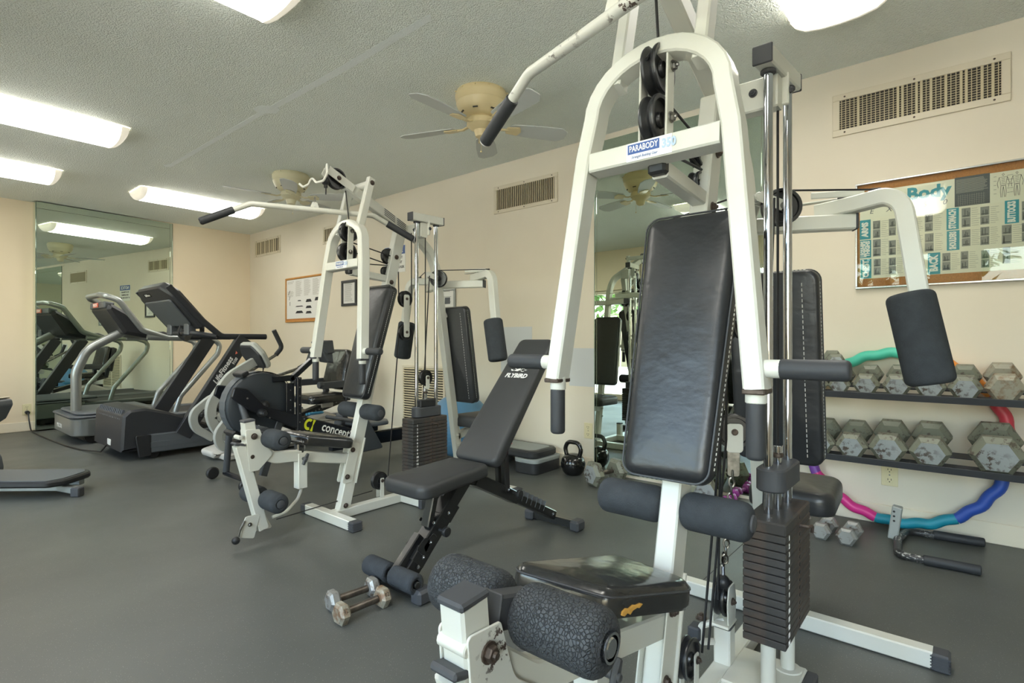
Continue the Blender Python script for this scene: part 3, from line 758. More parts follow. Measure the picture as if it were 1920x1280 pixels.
# small black frame
def frame_pic(name, label, y, z, wd, ht, fm, ft, doc):
    t = thing(name, label, 'frame', (XW, y, z)); b = B()
    for c, d in (((0, 0, ht / 2 - ft / 2), (.018, wd, ft)), ((0, 0, -ht / 2 + ft / 2), (.018, wd, ft)), ((0, wd / 2 - ft / 2, 0), (.0178, ft, ht - 2 * ft)), ((0, -wd / 2 + ft / 2, 0), (.0178, ft, ht - 2 * ft))): b.box((-.009, c[1], c[2]), d)
    obj('frame', b, fm, t); sh = obj('document', B().box((-.003, 0, 0), (.004, wd - ft, ht - ft), bev=0), 'paper_cool', t)
    b = B()
    for k in range(doc): rect_print(b, wd * .30, -wd * rn.uniform(.1, .30), ht * .36 - k * ht * .72 / doc, ht * .36 - k * ht * .72 / doc + .004, -.0056)
    o = obj('printed_lines', b, 'print_grey', sh); o['kind'] = 'stuff'
    return t, sh
frame_pic('document_frame', 'small black-framed typed document on the wall behind the farther gym arch', 5.22, 1.492, .29, .285, 'tread_black', .028, 16)
t, sh = frame_pic('document_frame', 'silver-framed small notice above the rear pad of the farther gym', 3.63, 1.34, .20, .21, 'silver_light', .024, 3)
obj('picture_print', B().box((-.006, .01, -.01), (.001, .07, .06), bev=0), 'print_dark', sh)
# safety notice
t = thing('notice_sign', 'blue and white safety notice sign behind the farther gym', 'sign', (XW, 4.42, 1.785))
obj('sign_plate', B().box((-.0015, 0, 0), (.003, .34, .27), bev=.001), 'print_white', t)
hd = obj('header_band', B().box((-.0034, 0, .088), (.001, .33, .085), bev=0), 'sticker_blue', t)
text('lettering', 'NOTICE', .072, (-.0044, 0, .086), -Y, Z, 'print_white', hd, .0004, bold=.002)
for k, s_ in enumerate(('NO ATTENDANT', 'USE EQUIPMENT', 'AT YOUR OWN RISK')): text('lettering', s_, .034, (-.0034, 0, .012 - k * .048), -Y, Z, 'print_black', t, .0004, bold=.001, sx=.95)

# ------------------------------------------------------------------ the two home gyms (same machine, built once)
def L(x, y, z): return V((x - 1.3, y, z))
def make_gym(label, loc, near):
    t = thing('home_gym', label, 'gym machine', loc, 0, 'white multi-station home gyms')
    WP = 'white_paint'
    px, pz = (-.03, -.035) if near else (.033, -.062)
    lx, lz = (.505, .516) if near else (.541, .475)
    bz = .022 if near else 0
    rx, rz = (0, 0) if near else (.05, -.062)
    ux = lambda z: 1.083 + (z - .04) * .2462          # leaning front upright, centre line
    # base
    b = B(); b.rtube([L(1.0, 0, .028), L(2.03, 0, .028)], .05, .05); obj('base_beam', b, WP, t)
    ft = obj('front_foot', B().rtube([L(1.01, -.215, .027), L(1.01, .215, .027)], .05, .05, X), WP, t)
    rf = obj('rear_foot', B().rtube([L(2.005, -.45, .028), L(2.005, .31, .028)], .05, .05, X), WP, t)
    def cap(par, c, d):
        b = B(); b.box(c, d, None, .005)
        for k in range(5): b.box(V(c) + V((0, 0, -.018 + k * .009)), (d[0] + .002, d[1] + .002, .003), None, .0005)
        obj('foot_cap', b, 'rubber_cap', par)
    for sg in (-1, 1): cap(ft, L(1.01, sg * .232, .026), (.056, .045, .052))
    for yy in (-.468, .328): cap(rf, L(2.005, yy, .026), (.056, .045, .052))
    b = B(); b.rtube([L(1.555, 0, .03), L(1.555, 0, .150)], .046, .046); o = obj('stub_post', b, WP, t)
    obj('stub_cap', B().box(L(1.555, 0, .155), (.048, .048, .012), None, .004), 'rubber_cap', o)
    b = B(); b.box(L(1.56, -.105, .030), (.20, .17, .05), None, .004); b.cyl(L(1.490, -.133, .050), L(1.490, -.133, .058), .036, 20); b.cyl(L(1.628, -.147, .050), L(1.628, -.147, .058), .036, 20)
    o = obj('stack_base', b, WP, t)
    obj('foot_cap', B().box(L(1.555, -.203, .026), (.204, .028, .054), None, .004), 'rubber_cap', o)
    obj('drain_hole', B().cyl(L(1.55, -.178, .054), L(1.55, -.178, .0565), .008, 12), 'black_plastic', o)
    # upright
    up = obj('front_upright', B().rtube([L(ux(.03), 0, .03), L(ux(1.60), 0, 1.60)], .047, .068), WP, t)
    b = B()
    for z0, z1 in ((.19, .40),):
        for sg in (-1, 1): b.prism(rpoly([(ux(z0) - 1.3 - .055, z0), (ux(z0) - 1.3 + .01, z0), (ux(z1) - 1.3 + .01, z1), (ux(z1) - 1.3 - .055, z1)], .014), V((0, sg * .027 + .002, 0)), X, Z, .004, .001)
    b.prism(rpoly([(ux(.18) - 1.27 + .0, .18), (ux(.18) - 1.262, .18), (ux(.42) - 1.262, .42), (ux(.42) - 1.27, .42)], .003), V((0, .03, 0)), X, Z, .06, .001)
    obj('bolt_plate', b, WP, up)
    b = B()
    for z in (.225, .365): b.bolt(L(ux(z) - .032, -.029, z), -Y, .011)
    for z in (1.30, 1.45): b.bolt(L(ux(z), -.024, z), -Y, .011)
    b.bolt(L(ux(.07) + .0, -.024, .07), -Y, .011); obj('bolt', b, 'rust_bolt', up)
    # boom running back and down into the rear leg
    bm = obj('boom', B().rtube([L(1.10, 0, 1.806), L(1.74, 0, 1.524), L(1.98, 0, .05)], .045, .052, fil=.26, seg=12), WP, t)
    b = B()
    for sg in (-1, 1): b.rtube([L(.985, sg * .026, 1.858), L(1.14, sg * .026, 1.788)], .005, .046)
    obj('pulley_fork', b, WP, bm)
    pl = obj('pulley', B().pulley(L(1.047, 0, 1.826), .056, .03), 'pulley_black', t); obj('axle_bolt', B().bolt(L(1.047, -.029, 1.826), -Y, .010).bolt(L(1.047, .029, 1.826), Y, .010), 'rust_bolt', pl)
    b = B()      # warning labels on the boom
    for k, (a, c) in enumerate(((1.345, 1.42), (1.435, 1.50))):
        for j in range(4): b.rtube([L(a, -.0232, 1.81 - .4406 * (a - 1.10) + .018 - j * .011), L(c, -.0232, 1.81 - .4406 * (c - 1.10) + .018 - j * .011)], .0006, .005, ch=.0002)
    obj('warning_print', b, 'print_dark', bm)
    # bar holder and stop ball at the boom tip
    b = B(); b.tube([L(.975, -.03, 1.88), L(.965, -.05, 1.83), L(.955, -.03, 1.79), L(.95, .03, 1.79), L(.945, .07, 1.825), L(.94, .09, 1.79), L(.93, .13, 1.78), L(.92, .15, 1.80)], .0065, 8, .02); b.tube([L(.975, -.03, 1.88), L(.99, .0, 1.865)], .0065, 8)
    obj('bar_hook', b, WP, t)
    b = B(); b.sphere(L(.985, 0, 1.80), .022); b.cyl(L(.985, 0, 1.765), L(.985, 0, 1.785), .010); obj('stop_ball', b, 'black_plastic', t)
    # cables
    b = B()
    b.tube([L(.988, 0, 1.83), L(.986, 0, 1.73)], .0034, 6)
    b.tube([L(1.10, 0, 1.845), L(1.102, 0, 1.80), L(1.125, 0, 1.62), L(1.068, .0, 1.56)], .0034, 6, .02)
    b.tube([L(1.13, -.006, 1.50), L(1.40, -.008, 1.455)], .0034, 6); b.tube([L(1.15, .006, 1.45), L(1.40, .006, 1.405)], .0034, 6); b.tube([L(1.12, .0, 1.385), L(1.40, -.0, 1.40)], .0034, 6)
    b.tube([L(1.415, -.06, 1.36), L(1.418, -.06, 1.21)], .0034, 6); b.tube([L(1.512, -.06, 1.60), L(1.512, -.06, 1.21)], .0034, 6)
    b.tube([L(1.42, -.06, 1.0), L(1.385, -.0, .15)], .0034, 6)
    b.tube([L(1.55, -.141, 1.60), L(1.55, -.141, .66 if near else .76)], .0034, 6); b.tube([L(1.60, -.12, 1.35), L(1.545, -.10, .30)], .0034, 6)
    b.tube([L(1.29, .018, .10), L(.72, .0, .085)], .003, 6)
    obj('cable', b, 'cable', t)
    # upright pulleys
    for z, x in ((1.455, ux(1.455) - .035), (1.365, ux(1.365) - .03)):
        p_ = obj('pulley', B().pulley(L(x, .012, z), .046 if z > 1.4 else .03, .026), 'pulley_black', t)
    # press arm: arch, pivot posts, cross bar, stop tube
    ax = lambda z: 1.058 + (z - .87) * .09
    pts = [(.226, .865), (.170, 1.385), (.152, 1.475)]
    for k in range(1, 8):
        a = math.pi / 2 * k / 8; pts.append((.152 * math.cos(a), 1.475 + .122 * math.sin(a)))
    pts += [(0, 1.597)]
    full = pts + [(-y, z) for y, z in pts[-2::-1]]
    tn = V((.09, 0, 1)).normalized(); nx = V((1, 0, -.09)).normalized()
    arch = obj('press_arm', B().rtube([L(ax(z), y, z) for y, z in full], .052, .038, nx), WP, t)
    b = B()
    for sg in (-1, 1): b.rtube([L(ax(1.54) + .002, sg * .098, 1.54), L(1.20, sg * .098, 1.845)], .030, .042, Y)
    obj('pivot_post', b, WP, arch)
    b = B(); b.cyl(L(1.197, -.085, 1.815), L(1.197, .085, 1.815), .021, 18); obj('pivot_tube', b, WP, arch)
    b = B()
    for sg in (-1, 1): b.bolt(L(1.197, sg * .112, 1.818), Y * sg, .011)
    obj('bolt', b, 'rust_bolt', arch)
    xb = obj('cross_bar', B().rtube([L(ax(1.37), -.150, 1.369), L(ax(1.37), .150, 1.369)], .046, .05, tn), WP, arch)
    b = B()
    for sg in (-1, 1): b.rtube([L(ax(1.49) - .004, sg * .031, 1.385), L(ax(1.49) + .006, sg * .031, 1.60)], .005, .036)
    fk = obj('pulley_plate', b, WP, arch)
    for z in (1.555, 1.440):
        pl = obj('pulley', B().pulley(L(ax(z) + .004, 0, z), .055, .034), 'pulley_black', arch); obj('axle_bolt', B().bolt(L(ax(z) + .004, -.034, z), -Y, .010), 'steel', pl)
    # sticker on the cross bar
    fx = ax(1.369) - .0262
    def on_bar(y, z, dx_=0): return L(fx - dx_ - (1.369 - z) * -.09 * -1 * 0, y, z)
    st = obj('sticker', B().box(on_bar(-.0, 1.3705), (.0008, .105, .040), None, 0), 'sticker_white', xb)
    b = B(); b.box(on_bar(.012, 1.3765, .0006), (.0008, .074, .021), None, 0); obj('blue_band', b, 'sticker_blue', xb)
    text('lettering', 'PARABODY', .0185, on_bar(.012, 1.3765, .0012), -Y, Z, 'print_white', xb, .0002, bold=.0003, sx=.70)
    text('lettering', 'Strength Building Gear', .0085, on_bar(.010, 1.3585, .0008), -Y, Z, 'sticker_blue', xb, .0002, shear=.3, sx=.78)
    text('lettering', '350', .026, on_bar(-.046, 1.3725, .0008), -Y, Z, 'sticker_pale', xb, .0002, bold=.0012, sx=.8)
    # hand grips
    for sg in (-1, 1):
        b = B(); b.cyl(L(ax(.87) + .0, sg * .224, .84), L(ax(.87), sg * .224, .872), .019, 16); b.cyl(L(ax(.9), sg * .235, .905), L(ax(.9), sg * .272, .905), .017, 16)
        h = obj('handle_stub', b, WP, arch)
        b = B(); b.roll(L(ax(.86), sg * .224, .735), L(ax(.86), sg * .224, .845), .0175, .008, 18); b.roll(L(ax(.9) , sg * .262, .905), L(ax(.9), sg * .375, .905), .0185, .008, 18); obj('hand_grip', b, 'grip', arch)
        obj('leg_end', B().box(L(ax(.866), sg * .226, .863), (.054, .040, .010), None, .002), 'rubber_cap' if not near else 'rust_bolt', arch)
    # stop tube behind the cross bar
    b = B(); b.rtube([L(1.135, 0, 1.338), L(1.40, 0, 1.318)], .038, .038); o = obj('stop_tube', b, WP, t)
    obj('rubber_stop', B().box(L(1.125, 0, 1.339), (.028, .042, .03), None, .006), 'black_plastic', o)
    # weight stack
    NP = 15; zt, zb = .512, .205; ph = (zt - zb - .03) / (NP - 1)
    x0, x1, ya, yb = 1.415, 1.680, -.192, -.092
    pl_me = None
    for k in range(NP):
        top = zt - .03 - (k - 1) * ph if k else zt
        hh = ph - .0022 if k else .030
        zc = top - hh / 2
        if k == 0:
            b = B(); b.box((0, 0, 0), (x1 - x0, yb - ya, hh), None, .004); o = obj('weight_plate', b, 'iron_plate', t); o.location = L((x0 + x1) / 2, (ya + yb) / 2, zc)
        elif pl_me is None:
            b = B(); b.box((0, 0, 0), (x1 - x0, yb - ya, hh), None, .002)
            o = obj('weight_plate', b, 'iron_plate', t); pl_me = o.data; o.location = L((x0 + x1) / 2, (ya + yb) / 2, zc)
        else:
            o = bpy.data.objects.new('weight_plate', pl_me); COL.objects.link(o); o.parent = t; o.location = L((x0 + x1) / 2, (ya + yb) / 2, zc)
        if k: text('number_mark', str(k), .016, V((-(x1 - x0) * .38, -(yb - ya) / 2 - .0006, 0)), X, Z, 'white_mark', o, .0004, bold=.0006)
        obj('pin_hole', B().cyl((.012, -(yb - ya) / 2 - .0015, 0), (.012, -(yb - ya) / 2 + .002, 0), .0052, 10, .0003), 'black_plastic', o)
    b = B(); b.tube([L(1.56, -.185, zt - .037), L(1.56, -.212, zt - .037), L(1.578, -.218, zt - .037), L(1.582, -.216, zt - .055)], .0042, 8, .006); obj('selector_pin', b, 'rust_bolt', t)
    b = B(); b.roll(L(1.490, -.133, .056), L(1.490, -.133, zb - .004), .018, .003, 18); b.roll(L(1.628, -.147, .056), L(1.628, -.147, zb - .004), .018, .003, 18)
    for xx in (1.490, 1.628): b.cyl(L(xx, -.141, zb - .008), L(xx, -.141, zb - .0005), .042, 20)
    obj('stack_leg', b, WP, t)
    for xx, yr in ((1.490, -.133), (1.628, -.147)): obj('guide_rod', B().cyl(L(xx, yr, .06), L(xx, yr, 1.655), .0115, 16, .001), 'chrome', t)
    b = B(); b.prism(rpoly([(-.100, -.036), (.100, -.036), (.100, .036), (-.100, .036)], .032, 6), L(1.558, -.141, .572 if near else zt + .002), X, Y, .058, .004); ca = obj('carriage_block', b, 'rubber_cap', t)
    b = B(); b.cyl(L(1.55, -.141, .51), L(1.55, -.141, .665), .010, 14); b.cyl(L(1.55, -.141, .66), L(1.55, -.141, .68), .0135, 14); obj('selector_rod', b, 'chrome', t)
    b = B(); b.cyl(L(1.55, -.141, .648), L(1.55, -.141, .660), .0138, 14); obj('lock_nut', b, 'rust_bolt', t)
    # rod bracket
    b = B(); b.rtube([L(1.448, -.131, 1.678), L(1.668, -.149, 1.678)], .046, .046); rb = obj('rod_bracket', b, WP, t)
    obj('bracket_cap', B().box(L(1.445, -.131, 1.678), (.007, .048, .048), None, .003).box(L(1.671, -.149, 1.678), (.007, .048, .048), None, .003), 'rubber_cap', rb)
    b = B(); b.rtube([L(1.535, -.015, 1.61), L(1.535, -.15, 1.61)], .045, .085, X); b.box(L(1.562, -.145, 1.625), (.012, .042, .085)); obj('bracket_arm', b, WP, rb)
    b = B(); b.bolt(L(1.511, -.09, 1.615), -X, .009); b.bolt(L(1.562, -.168, 1.62), -Y, .008)
    for xx, yr in ((1.490, -.133), (1.628, -.147)): b.cyl(L(xx, yr, 1.645), L(xx, yr, 1.655), .019, 18)
    obj('bolt', b, 'rubber_cap', rb)
    # floating double pulley
    o = obj('pulley_link', B().prism(rpoly([(-.021, -.125), (.021, -.125), (.021, .125), (-.021, .125)], .012), L(1.465, -.060 - .012, 1.105), X, Z, .004, .001), WP, t)
    for z in (1.205, 1.010):
        obj('pulley', B().pulley(L(1.465, -.058, z), .048, .024), 'pulley_black', o); obj('axle_bolt', B().bolt(L(1.465, -.076, z), -Y, .007), 'rust_bolt', o)
    if not near:
        fk = obj('stack_pulley_fork', B().prism(rpoly([(-.014, -.06), (.014, -.06), (.014, .02), (-.014, .02)], .01), L(1.55, -.160, .735), X, Z, .004, .001).cyl(L(1.55, -.141, .61), L(1.55, -.141, .69), .008, 12), WP, t)
        obj('top_block', B().box(L(1.55, -.141, .592), (.12, .055, .045), None, .006), 'black_plastic', fk)
        obj('pulley', B().pulley(L(1.55, -.141, .742), .046, .024), 'pulley_black', fk); obj('axle_bolt', B().bolt(L(1.55, -.165, .742), -Y, .007), 'rust_bolt', fk)
    # large side pulley of the butterfly station
    PA = V((-.85, -.5, 0)).normalized(); pc = L(1.673, -.12, 1.338); pe = L(1.640, -.064, 1.368)
    b = B(); b.rtube([pc + PA * .021, pe + PA * .021], .004, .030, PA); b.rtube([pc - PA * .021, pe - PA * .021], .004, .030, PA); b.cyl(pe + PA * .022, pe - PA * .022, .012, 12); b.rtube([pe - PA * .01, L(1.775, -.01, 1.35)], .03, .03, Z)
    o = obj('side_pulley_bracket', b, WP, t); obj('pulley', B().pulley(pc, .053, .03, PA), 'pulley_black', o); obj('axle_bolt', B().bolt(pc + PA * .023, PA, .008), 'steel', o)
    # butterfly yoke and arms
    b = B()
    for sg in (-1, 1): b.rtube([L(1.80, 0, 1.318), L(1.925, sg * .262, 1.318)], .046, .046, Z)
    yk = obj('butterfly_yoke', b, WP, t)
    b = B()
    for sg in (-1, 1): b.box(L(1.927, sg * .266, 1.318), (.046, .008, .048), Matrix.Rotation(-sg * .44, 3, 'Z'), .003)
    obj('yoke_cap', b, 'rubber_cap', yk)
    for sg in (-1, 1):
        k_ = .80 if near and sg > 0 else 1
        b = B(); b.rtube([L(1.93, sg * .165, 1.362), L(1.90, sg * .27 * k_, 1.366), L(1.865, sg * .385 * k_, 1.375), L(1.852, sg * .435 * k_, 1.02)], .046, .046, X, fil=[.02, .115], seg=9)
        a_ = obj('butterfly_arm', b, WP, t)
        b = B(); b.prism([(-.012, -.01), (.012, -.01), (.012, .20), (-.012, .20)], L(1.925, sg * .30, 1.392), X, Y * -sg, .004, .001); b.rtube([L(1.92, sg * .29, 1.402), L(1.86, sg * .16, 1.402)], .02, .006, Z)
        obj('cam_plate', b, WP, a_)
        b = B(); b.cyl(L(1.915, sg * .235, 1.385), L(1.915, sg * .235, 1.412), .014, 14); obj('pivot_knob', b, 'black_plastic', a_)
        b = B(); b.tube([L(1.90, sg * .33, 1.40), L(1.69, -.10 if sg < 0 else .02, 1.393)], .003, 6); b.cyl(L(1.90, sg * .335, 1.40), L(1.896, sg * .305, 1.40), .006, 8); obj('cable', b, 'cable', a_)
        b = B(); b.roll(L(1.8535, sg * .403 * k_, 1.09), L(1.849, sg * .452 * k_, .838), .058, .018, 28, .024); obj('foam_pad', b, 'foam', a_)
    # pads
    def pad(name, bx, bz, tx, tz, wb, wt, th, mat, rear=False, rnd=.02, yo=0):
        """upholstered board from bottom (bx,bz) to top (tx,tz), front face towards -X (or +X)"""
        o0 = L(bx, yo, bz); vv = L(tx, yo, tz) - o0; ln = vv.length; vv.normalize(); uu = -Y if not rear else Y
        poly = rpoly([(-wb / 2, 0), (wb / 2, 0), (wt / 2, ln), (-wt / 2, ln)], .035, 6)
        nn = uu.cross(vv)
        p_ = obj(name, B().cushion(poly, o0, uu, vv, th, rnd, .004), mat, t, 60)
        po = offset(poly, -.006)
        obj('piping', B().tube([o0 + uu * x + vv * y + nn * (th - rnd * .45) for x, y in offset(poly, -.0008)], .0028, 6, 0, closed=True), 'piping', p_)
        b = B(); pq = offset(poly, .0012)
        for i in range(len(pq)):
            a, c = V((*pq[i], 0)), V((*pq[(i + 1) % len(pq)], 0)); n_ = int((c - a).length / .011)
            for k in range(n_):
                q0 = a + (c - a) * ((k + .2) / n_); q1 = a + (c - a) * ((k + .75) / n_)
                b.tube([o0 + uu * q.x + vv * q.y + nn * (th * .42) for q in (q0, q1)], .0011, 3)
        if rear:
            for sgn in (-1, 1):
                for k in range(34):
                    z0 = ln * (.05 + .90 * k / 34); z1 = z0 + ln * .016; xx = sgn * (wb / 2 - .045 - (wb - wt) / 2 * z0 / ln)
                    b.tube([o0 + uu * xx + vv * z - nn * .0005 for z in (z0, z1)], .0013, 4)
        if b.v: s_ = obj('stitching', b, 'stitch', p_); s_['kind'] = 'stuff'
        return p_
    bp = pad('backrest', 1.192, .632, 1.372, 1.262, .205, .245, .062, 'vinyl', rnd=.03)
    pad('rear_backrest', 1.925, .555, 1.832, 1.172, .27, .27, .055, 'vinyl', True, yo=-.048)
    b = B(); b.rtube([L(1.79, 0, 1.18), L(1.835, 0, 1.11)], .04, .03); obj('pad_mount', b, WP, t)
    rs = obj('rear_seat', B().cushion(rpoly([(-.16, -.135), (.16, -.115), (.16, .115), (-.16, .135)], .055, 6), L(2.09, -.075, .395), X, Y, .075, .028, .010), 'bench_vinyl' if not near else 'vinyl', t, 60)
    b = B(); b.rtube([L(1.94, 0, .33), L(2.20, 0, .385)], .045, .045); b.rtube([L(2.10, 0, .37), L(2.10, 0, .12), L(1.985, 0, .06)], .04, .04, fil=.05)
    b.bolt(L(1.93, -.024, .34), -Y, .009); b.bolt(L(1.935, -.024, .27), -Y, .009)
    obj('rear_seat_frame', b, WP, rs)
    # front seat, slightly swivelled and tipped up
    q = [(.805, .188), (.855, -.028), (1.100, -.108), (1.130, .112)]
    cx, cy = .975, .036; ex = V((.99, -.13, -.185)).normalized(); ey = V((.13, .99, 0)); ey = (ey - ex * ey.dot(ex)).normalized()
    loc2 = [((V((px, py, 0)) - V((cx, cy, 0))).dot(V((.99, -.13, 0))) * 1.01, (V((px, py, 0)) - V((cx, cy, 0))).dot(V((.13, .99, 0)))) for px, py in q]
    so = L(cx, cy, .428 if near else .408)
    poly = rpoly(loc2, [.03, .035, .05, .05], 6)
    se = obj('seat', B().cushion(poly, so, ex, ey, .056, .022, .004), 'worn_vinyl', t, 60)
    obj('piping', B().tube([so + ex * x + ey * y + ex.cross(ey) * .041 for x, y in offset(poly, -.001)], .0025, 6, 0, closed=True), 'piping', se)
    if near:
        tear = [(0, -.010), (.008, -.012), (.014, -.007), (.022, -.010), (.028, -.003), (.038, .001), (.044, .0), (.052, .007), (.044, .009), (.034, .006), (.026, .007), (.016, .001), (.008, .002), (.0, -.004)]
        e0 = V((loc2[1][0], loc2[1][1], 0)); e1 = V((loc2[2][0], loc2[2][1], 0)); dd = (e1 - e0).normalized()
        w3 = (ex * dd.x + ey * dd.y); base = so + ex * (e0.x + dd.x * .03) + ey * (e0.y + dd.y * .03) + ex.cross(ey) * .020
        nrm_ = w3.cross(ex.cross(ey))
        obj('torn_corner', B().prism(tear, base + nrm_ * -.004 - w3 * 0, w3, ex.cross(ey), .0075, .001), 'torn_foam', se)
    # seat beam, post and knob
    bmz = B(); bmz.rtube([L(1.115, 0, .318 + bz * .7), L(.80, 0, .383 + bz), L(.665 + px * .5, 0, .415 + (bz if near else pz * .4)), L(.585 + px, 0, .545 + pz)], .042, .055, fil=[0, .11, 0] if False else .10, seg=8)
    sb = obj('seat_beam', bmz, WP, t)
    obj('seat_sleeve', B().rtube([L(.845, 0, .215), L(.845, 0, .392)], .05, .05), WP, t)
    o = obj('seat_post', B().rtube([L(.845, 0, .30), L(.845, .01, .455 if near else .435)], .042, .042), 'chrome', t)
    b = B()
    for z in (.40, .425): b.cyl(L(.845, -.0215, z), L(.845, -.020, z), .006, 10, .0003)
    obj('adjust_hole', b, 'black_plastic', o)
    b = B(); b.cyl(L(.845, -.024, .365), L(.845, -.060, .365), .008, 12); b.prism(rpoly([(-.03, -.007), (.0, -.011), (.03, -.007), (.03, .007), (0, .011), (-.03, .007)], .004), L(.845, -.055, .365), V((.5, 0, 1)), V((1, 0, -.5)), .012, .003)
    obj('tee_knob', b, 'dark_plastic', t)
    # leg extension (the two machines stand at slightly different settings)
    b = B()
    for sg in (-1, 1):
        b.prism(rpoly([(.526 + px - 1.3, .607 + pz), (.592 + px - 1.3, .603 + pz), (.622 + px - 1.3, .50 + pz * .7), (.675 + px * .5 - 1.3, .44 + pz * .4), (.60 + px * .6 - 1.3, .372 + pz * .4), (.545 + px - 1.3, .382 + pz * .6)], [.008, .008, .05, .02, .01, .01]), V((0, sg * .027 + .002, 0)), X, Z, .004, .001)
    ck = obj('leg_pivot_plate', b, 'chipped_paint' if near else WP, t)
    b = B(); b.bolt(L(.565 + px, -.030, .572 + pz), -Y, .012); b.bolt(L(.565 + px, .030, .572 + pz), Y, .012); obj('pivot_bolt', b, 'rust_bolt', ck)
    obj('paint_loss', B().lathe([(.010, 0), (.009, .0012), (0, .0014)], L(.558 + px, -.0292, .477 + pz), -Y, 12), 'rust_bolt', ck)
    lv = obj('leg_lever', B().rtube([L(.548 + px, 0, .640 + pz), L(.562 + px, 0, .50 + pz)], .046, .052).rtube([L(lx, 0, lz), L(.66 - px * .3, 0, .06)], .046, .048), WP, t)
    b = B(); b.box(L(.547 + px, 0, .645 + pz), (.056, .050, .012), Matrix.Rotation(-.08, 3, 'Y'), .004); b.box(L(lx - .002, 0, lz + .003), (.053, .050, .012), Matrix.Rotation(.25, 3, 'Y'), .004); obj('lever_cap', b, 'rubber_cap', lv)
    b = B(); b.cyl(L(lx - .004, -.027, lz + .036), L(lx - .004, .027, lz + .036), .010, 12); obj('stop_rod', b, WP, lv)
    b = B()
    b.prism(rpoly([(.575 - 1.3, .135), (.66 - 1.3, .125), (.70 - 1.3, .05), (.585 - 1.3, .055)], .008), V((0, .003, 0)), X, Z, .006, .001); b.prism(rpoly([(.56 - 1.3, .14), (.63 - 1.3, .14), (.60 - 1.3, .03), (.535 - 1.3, .05)], .008), V((0, -.020, 0)), X, Z, .005, .001)
    lk = obj('cable_plate', b, WP, lv)
    b = B(); b.bolt(L(.58, -.026, .10), -Y, .008); b.tube([L(.555, -.028, .125), L(.535, -.03, .09), L(.528, -.03, .06)], .005, 8, .02); obj('snap_link', b, 'steel', lk)
    b = B(); b.sphere(L(.515, -.03, .045), .018); obj('stop_ball', b, 'black_plastic', lv)
    def rollers(x, z, r, ya, yb, yl, par, hole, mat, axlemat, ends=True):
        ax_ = obj('roller_axle', B().cyl(L(x, yb - .004, z), L(x, -yb + .004 if yl is None else yl + .004, z), .014, 14), axlemat, par)
        for sg in (1, -1):
            a, c = (ya, yb) if sg > 0 else (-ya, -yb if yl is None else yl)
            o = obj('foam_roller', B().roll(L(x, a, z), L(x, c, z), r, .022, 28, hole), mat, par)
            if ends: obj('roller_cap', B().lathe([(.019, 0), (.018, .004), (.012, .006), (0, .006)], L(x, c, z), Y * (1 if c > 0 else -1), 18), 'rubber_cap', o)
    rollers(1.205, .568, .043, -.024, -.176, .188, t, 0, 'foam', 'rubber_cap')
    rollers(.622 + rx, .555 + rz, .046, -.016, -.165, .155, t, .018, 'foam_worn' if near else 'foam', 'chrome', not near)
    b = B(); b.rtube([L(.575 + rx, 0, .568 + rz), L(.65 + rx, 0, .548 + rz)], .034, .05); b.box(L(.573 + rx, 0, .569 + rz), (.005, .036, .054), Matrix.Rotation(.2, 3, 'Y'), .002); obj('roller_bracket', b, 'rubber_cap', t)
    if near:
        b = B()
        b.lathe([(.020, 0), (.020, .006), (.0165, .006), (.0165, -.02)], L(.622, -.163, .555), -Y, 22); obj('axle_ring', b, 'chrome', t)
    rollers(.655, .205, .046, -.025, -.172, .172, lv, .016, 'foam', 'black_plastic')
    b = B(); b.tube([L(.855, .0, .22), L(.83, .0, .16), L(.77, .0, .11), L(.70, 0, .10)], .008, 8, .05); obj('lever_rest', b, WP, t)
    # low pulley on the base beam
    b = B()
    for sg in (-1, 1): b.prism(rpoly([(-.013, -.10), (.013, -.10), (.013, .016), (-.013, .016)], .006), L(1.345, .018 + sg * .019 + .002, .150), X, Z, .004, .001)
    o = obj('low_pulley_bracket', b, WP, t); obj('pulley', B().pulley(L(1.338, .018, .150), .052, .026), 'pulley_black', o); obj('axle_bolt', B().bolt(L(1.345, -.004, .15), -Y, .008), 'rust_bolt', o)
    if near:
        # swivel pulley, chain and floating pulley of the leg cable
        b = B()
        for sg in (-1, 1): b.prism(rpoly([(-.028, -.06), (.028, -.06), (.034, .0), (.022, .045), (-.022, .045), (-.034, 0)], .012), L(1.492, -.02 + sg * .020 + .002, .255), X, Z, .004, .001)
        b.box(L(1.488, -.02, .196), (.07, .05, .008)); b.tube([L(1.49, -.02, .195), L(1.475, .005, .19), L(1.46, .03, .18), L(1.46, .03, .135), L(1.50, .012, .125)], .009, 8, .01)
        o = obj('swivel_bracket', b, WP, t); obj('pulley', B().pulley(L(1.49, -.02, .262), .048, .026), 'pulley_black', o); obj('axle_bolt', B().bolt(L(1.492, -.042, .255), -Y, .008), 'rust_bolt', o)
        b = B(); b.box(L(1.462, .045, .158), (.042, .034, .036), None, .004); obj('clamp_cap', b, 'rubber_cap', o)
        b = B(); b.bolt(L(1.46, .03, .198), Z, .012); obj('bolt', b, 'rust_bolt', o)
        b = B(); b.sphere(L(1.468, -.025, .312), .019); obj('stop_ball', b, 'black_plastic', t)
        FA = V((-.88, -.47, 0)).normalized(); FU = V((.47, -.88, 0)).normalized(); fc_ = L(1.482, -.048, .716); fpoly = rpoly([(-.021, -.05), (.021, -.05), (.021, .026), (-.021, .026)], .010)
        fp = obj('floating_pulley_fork', B().prism(fpoly, fc_ + FA * .016 - Z * .004, FU, Z, .004, .001).prism(fpoly, fc_ - FA * .020 - Z * .004, FU, Z, .004, .001), WP, t)
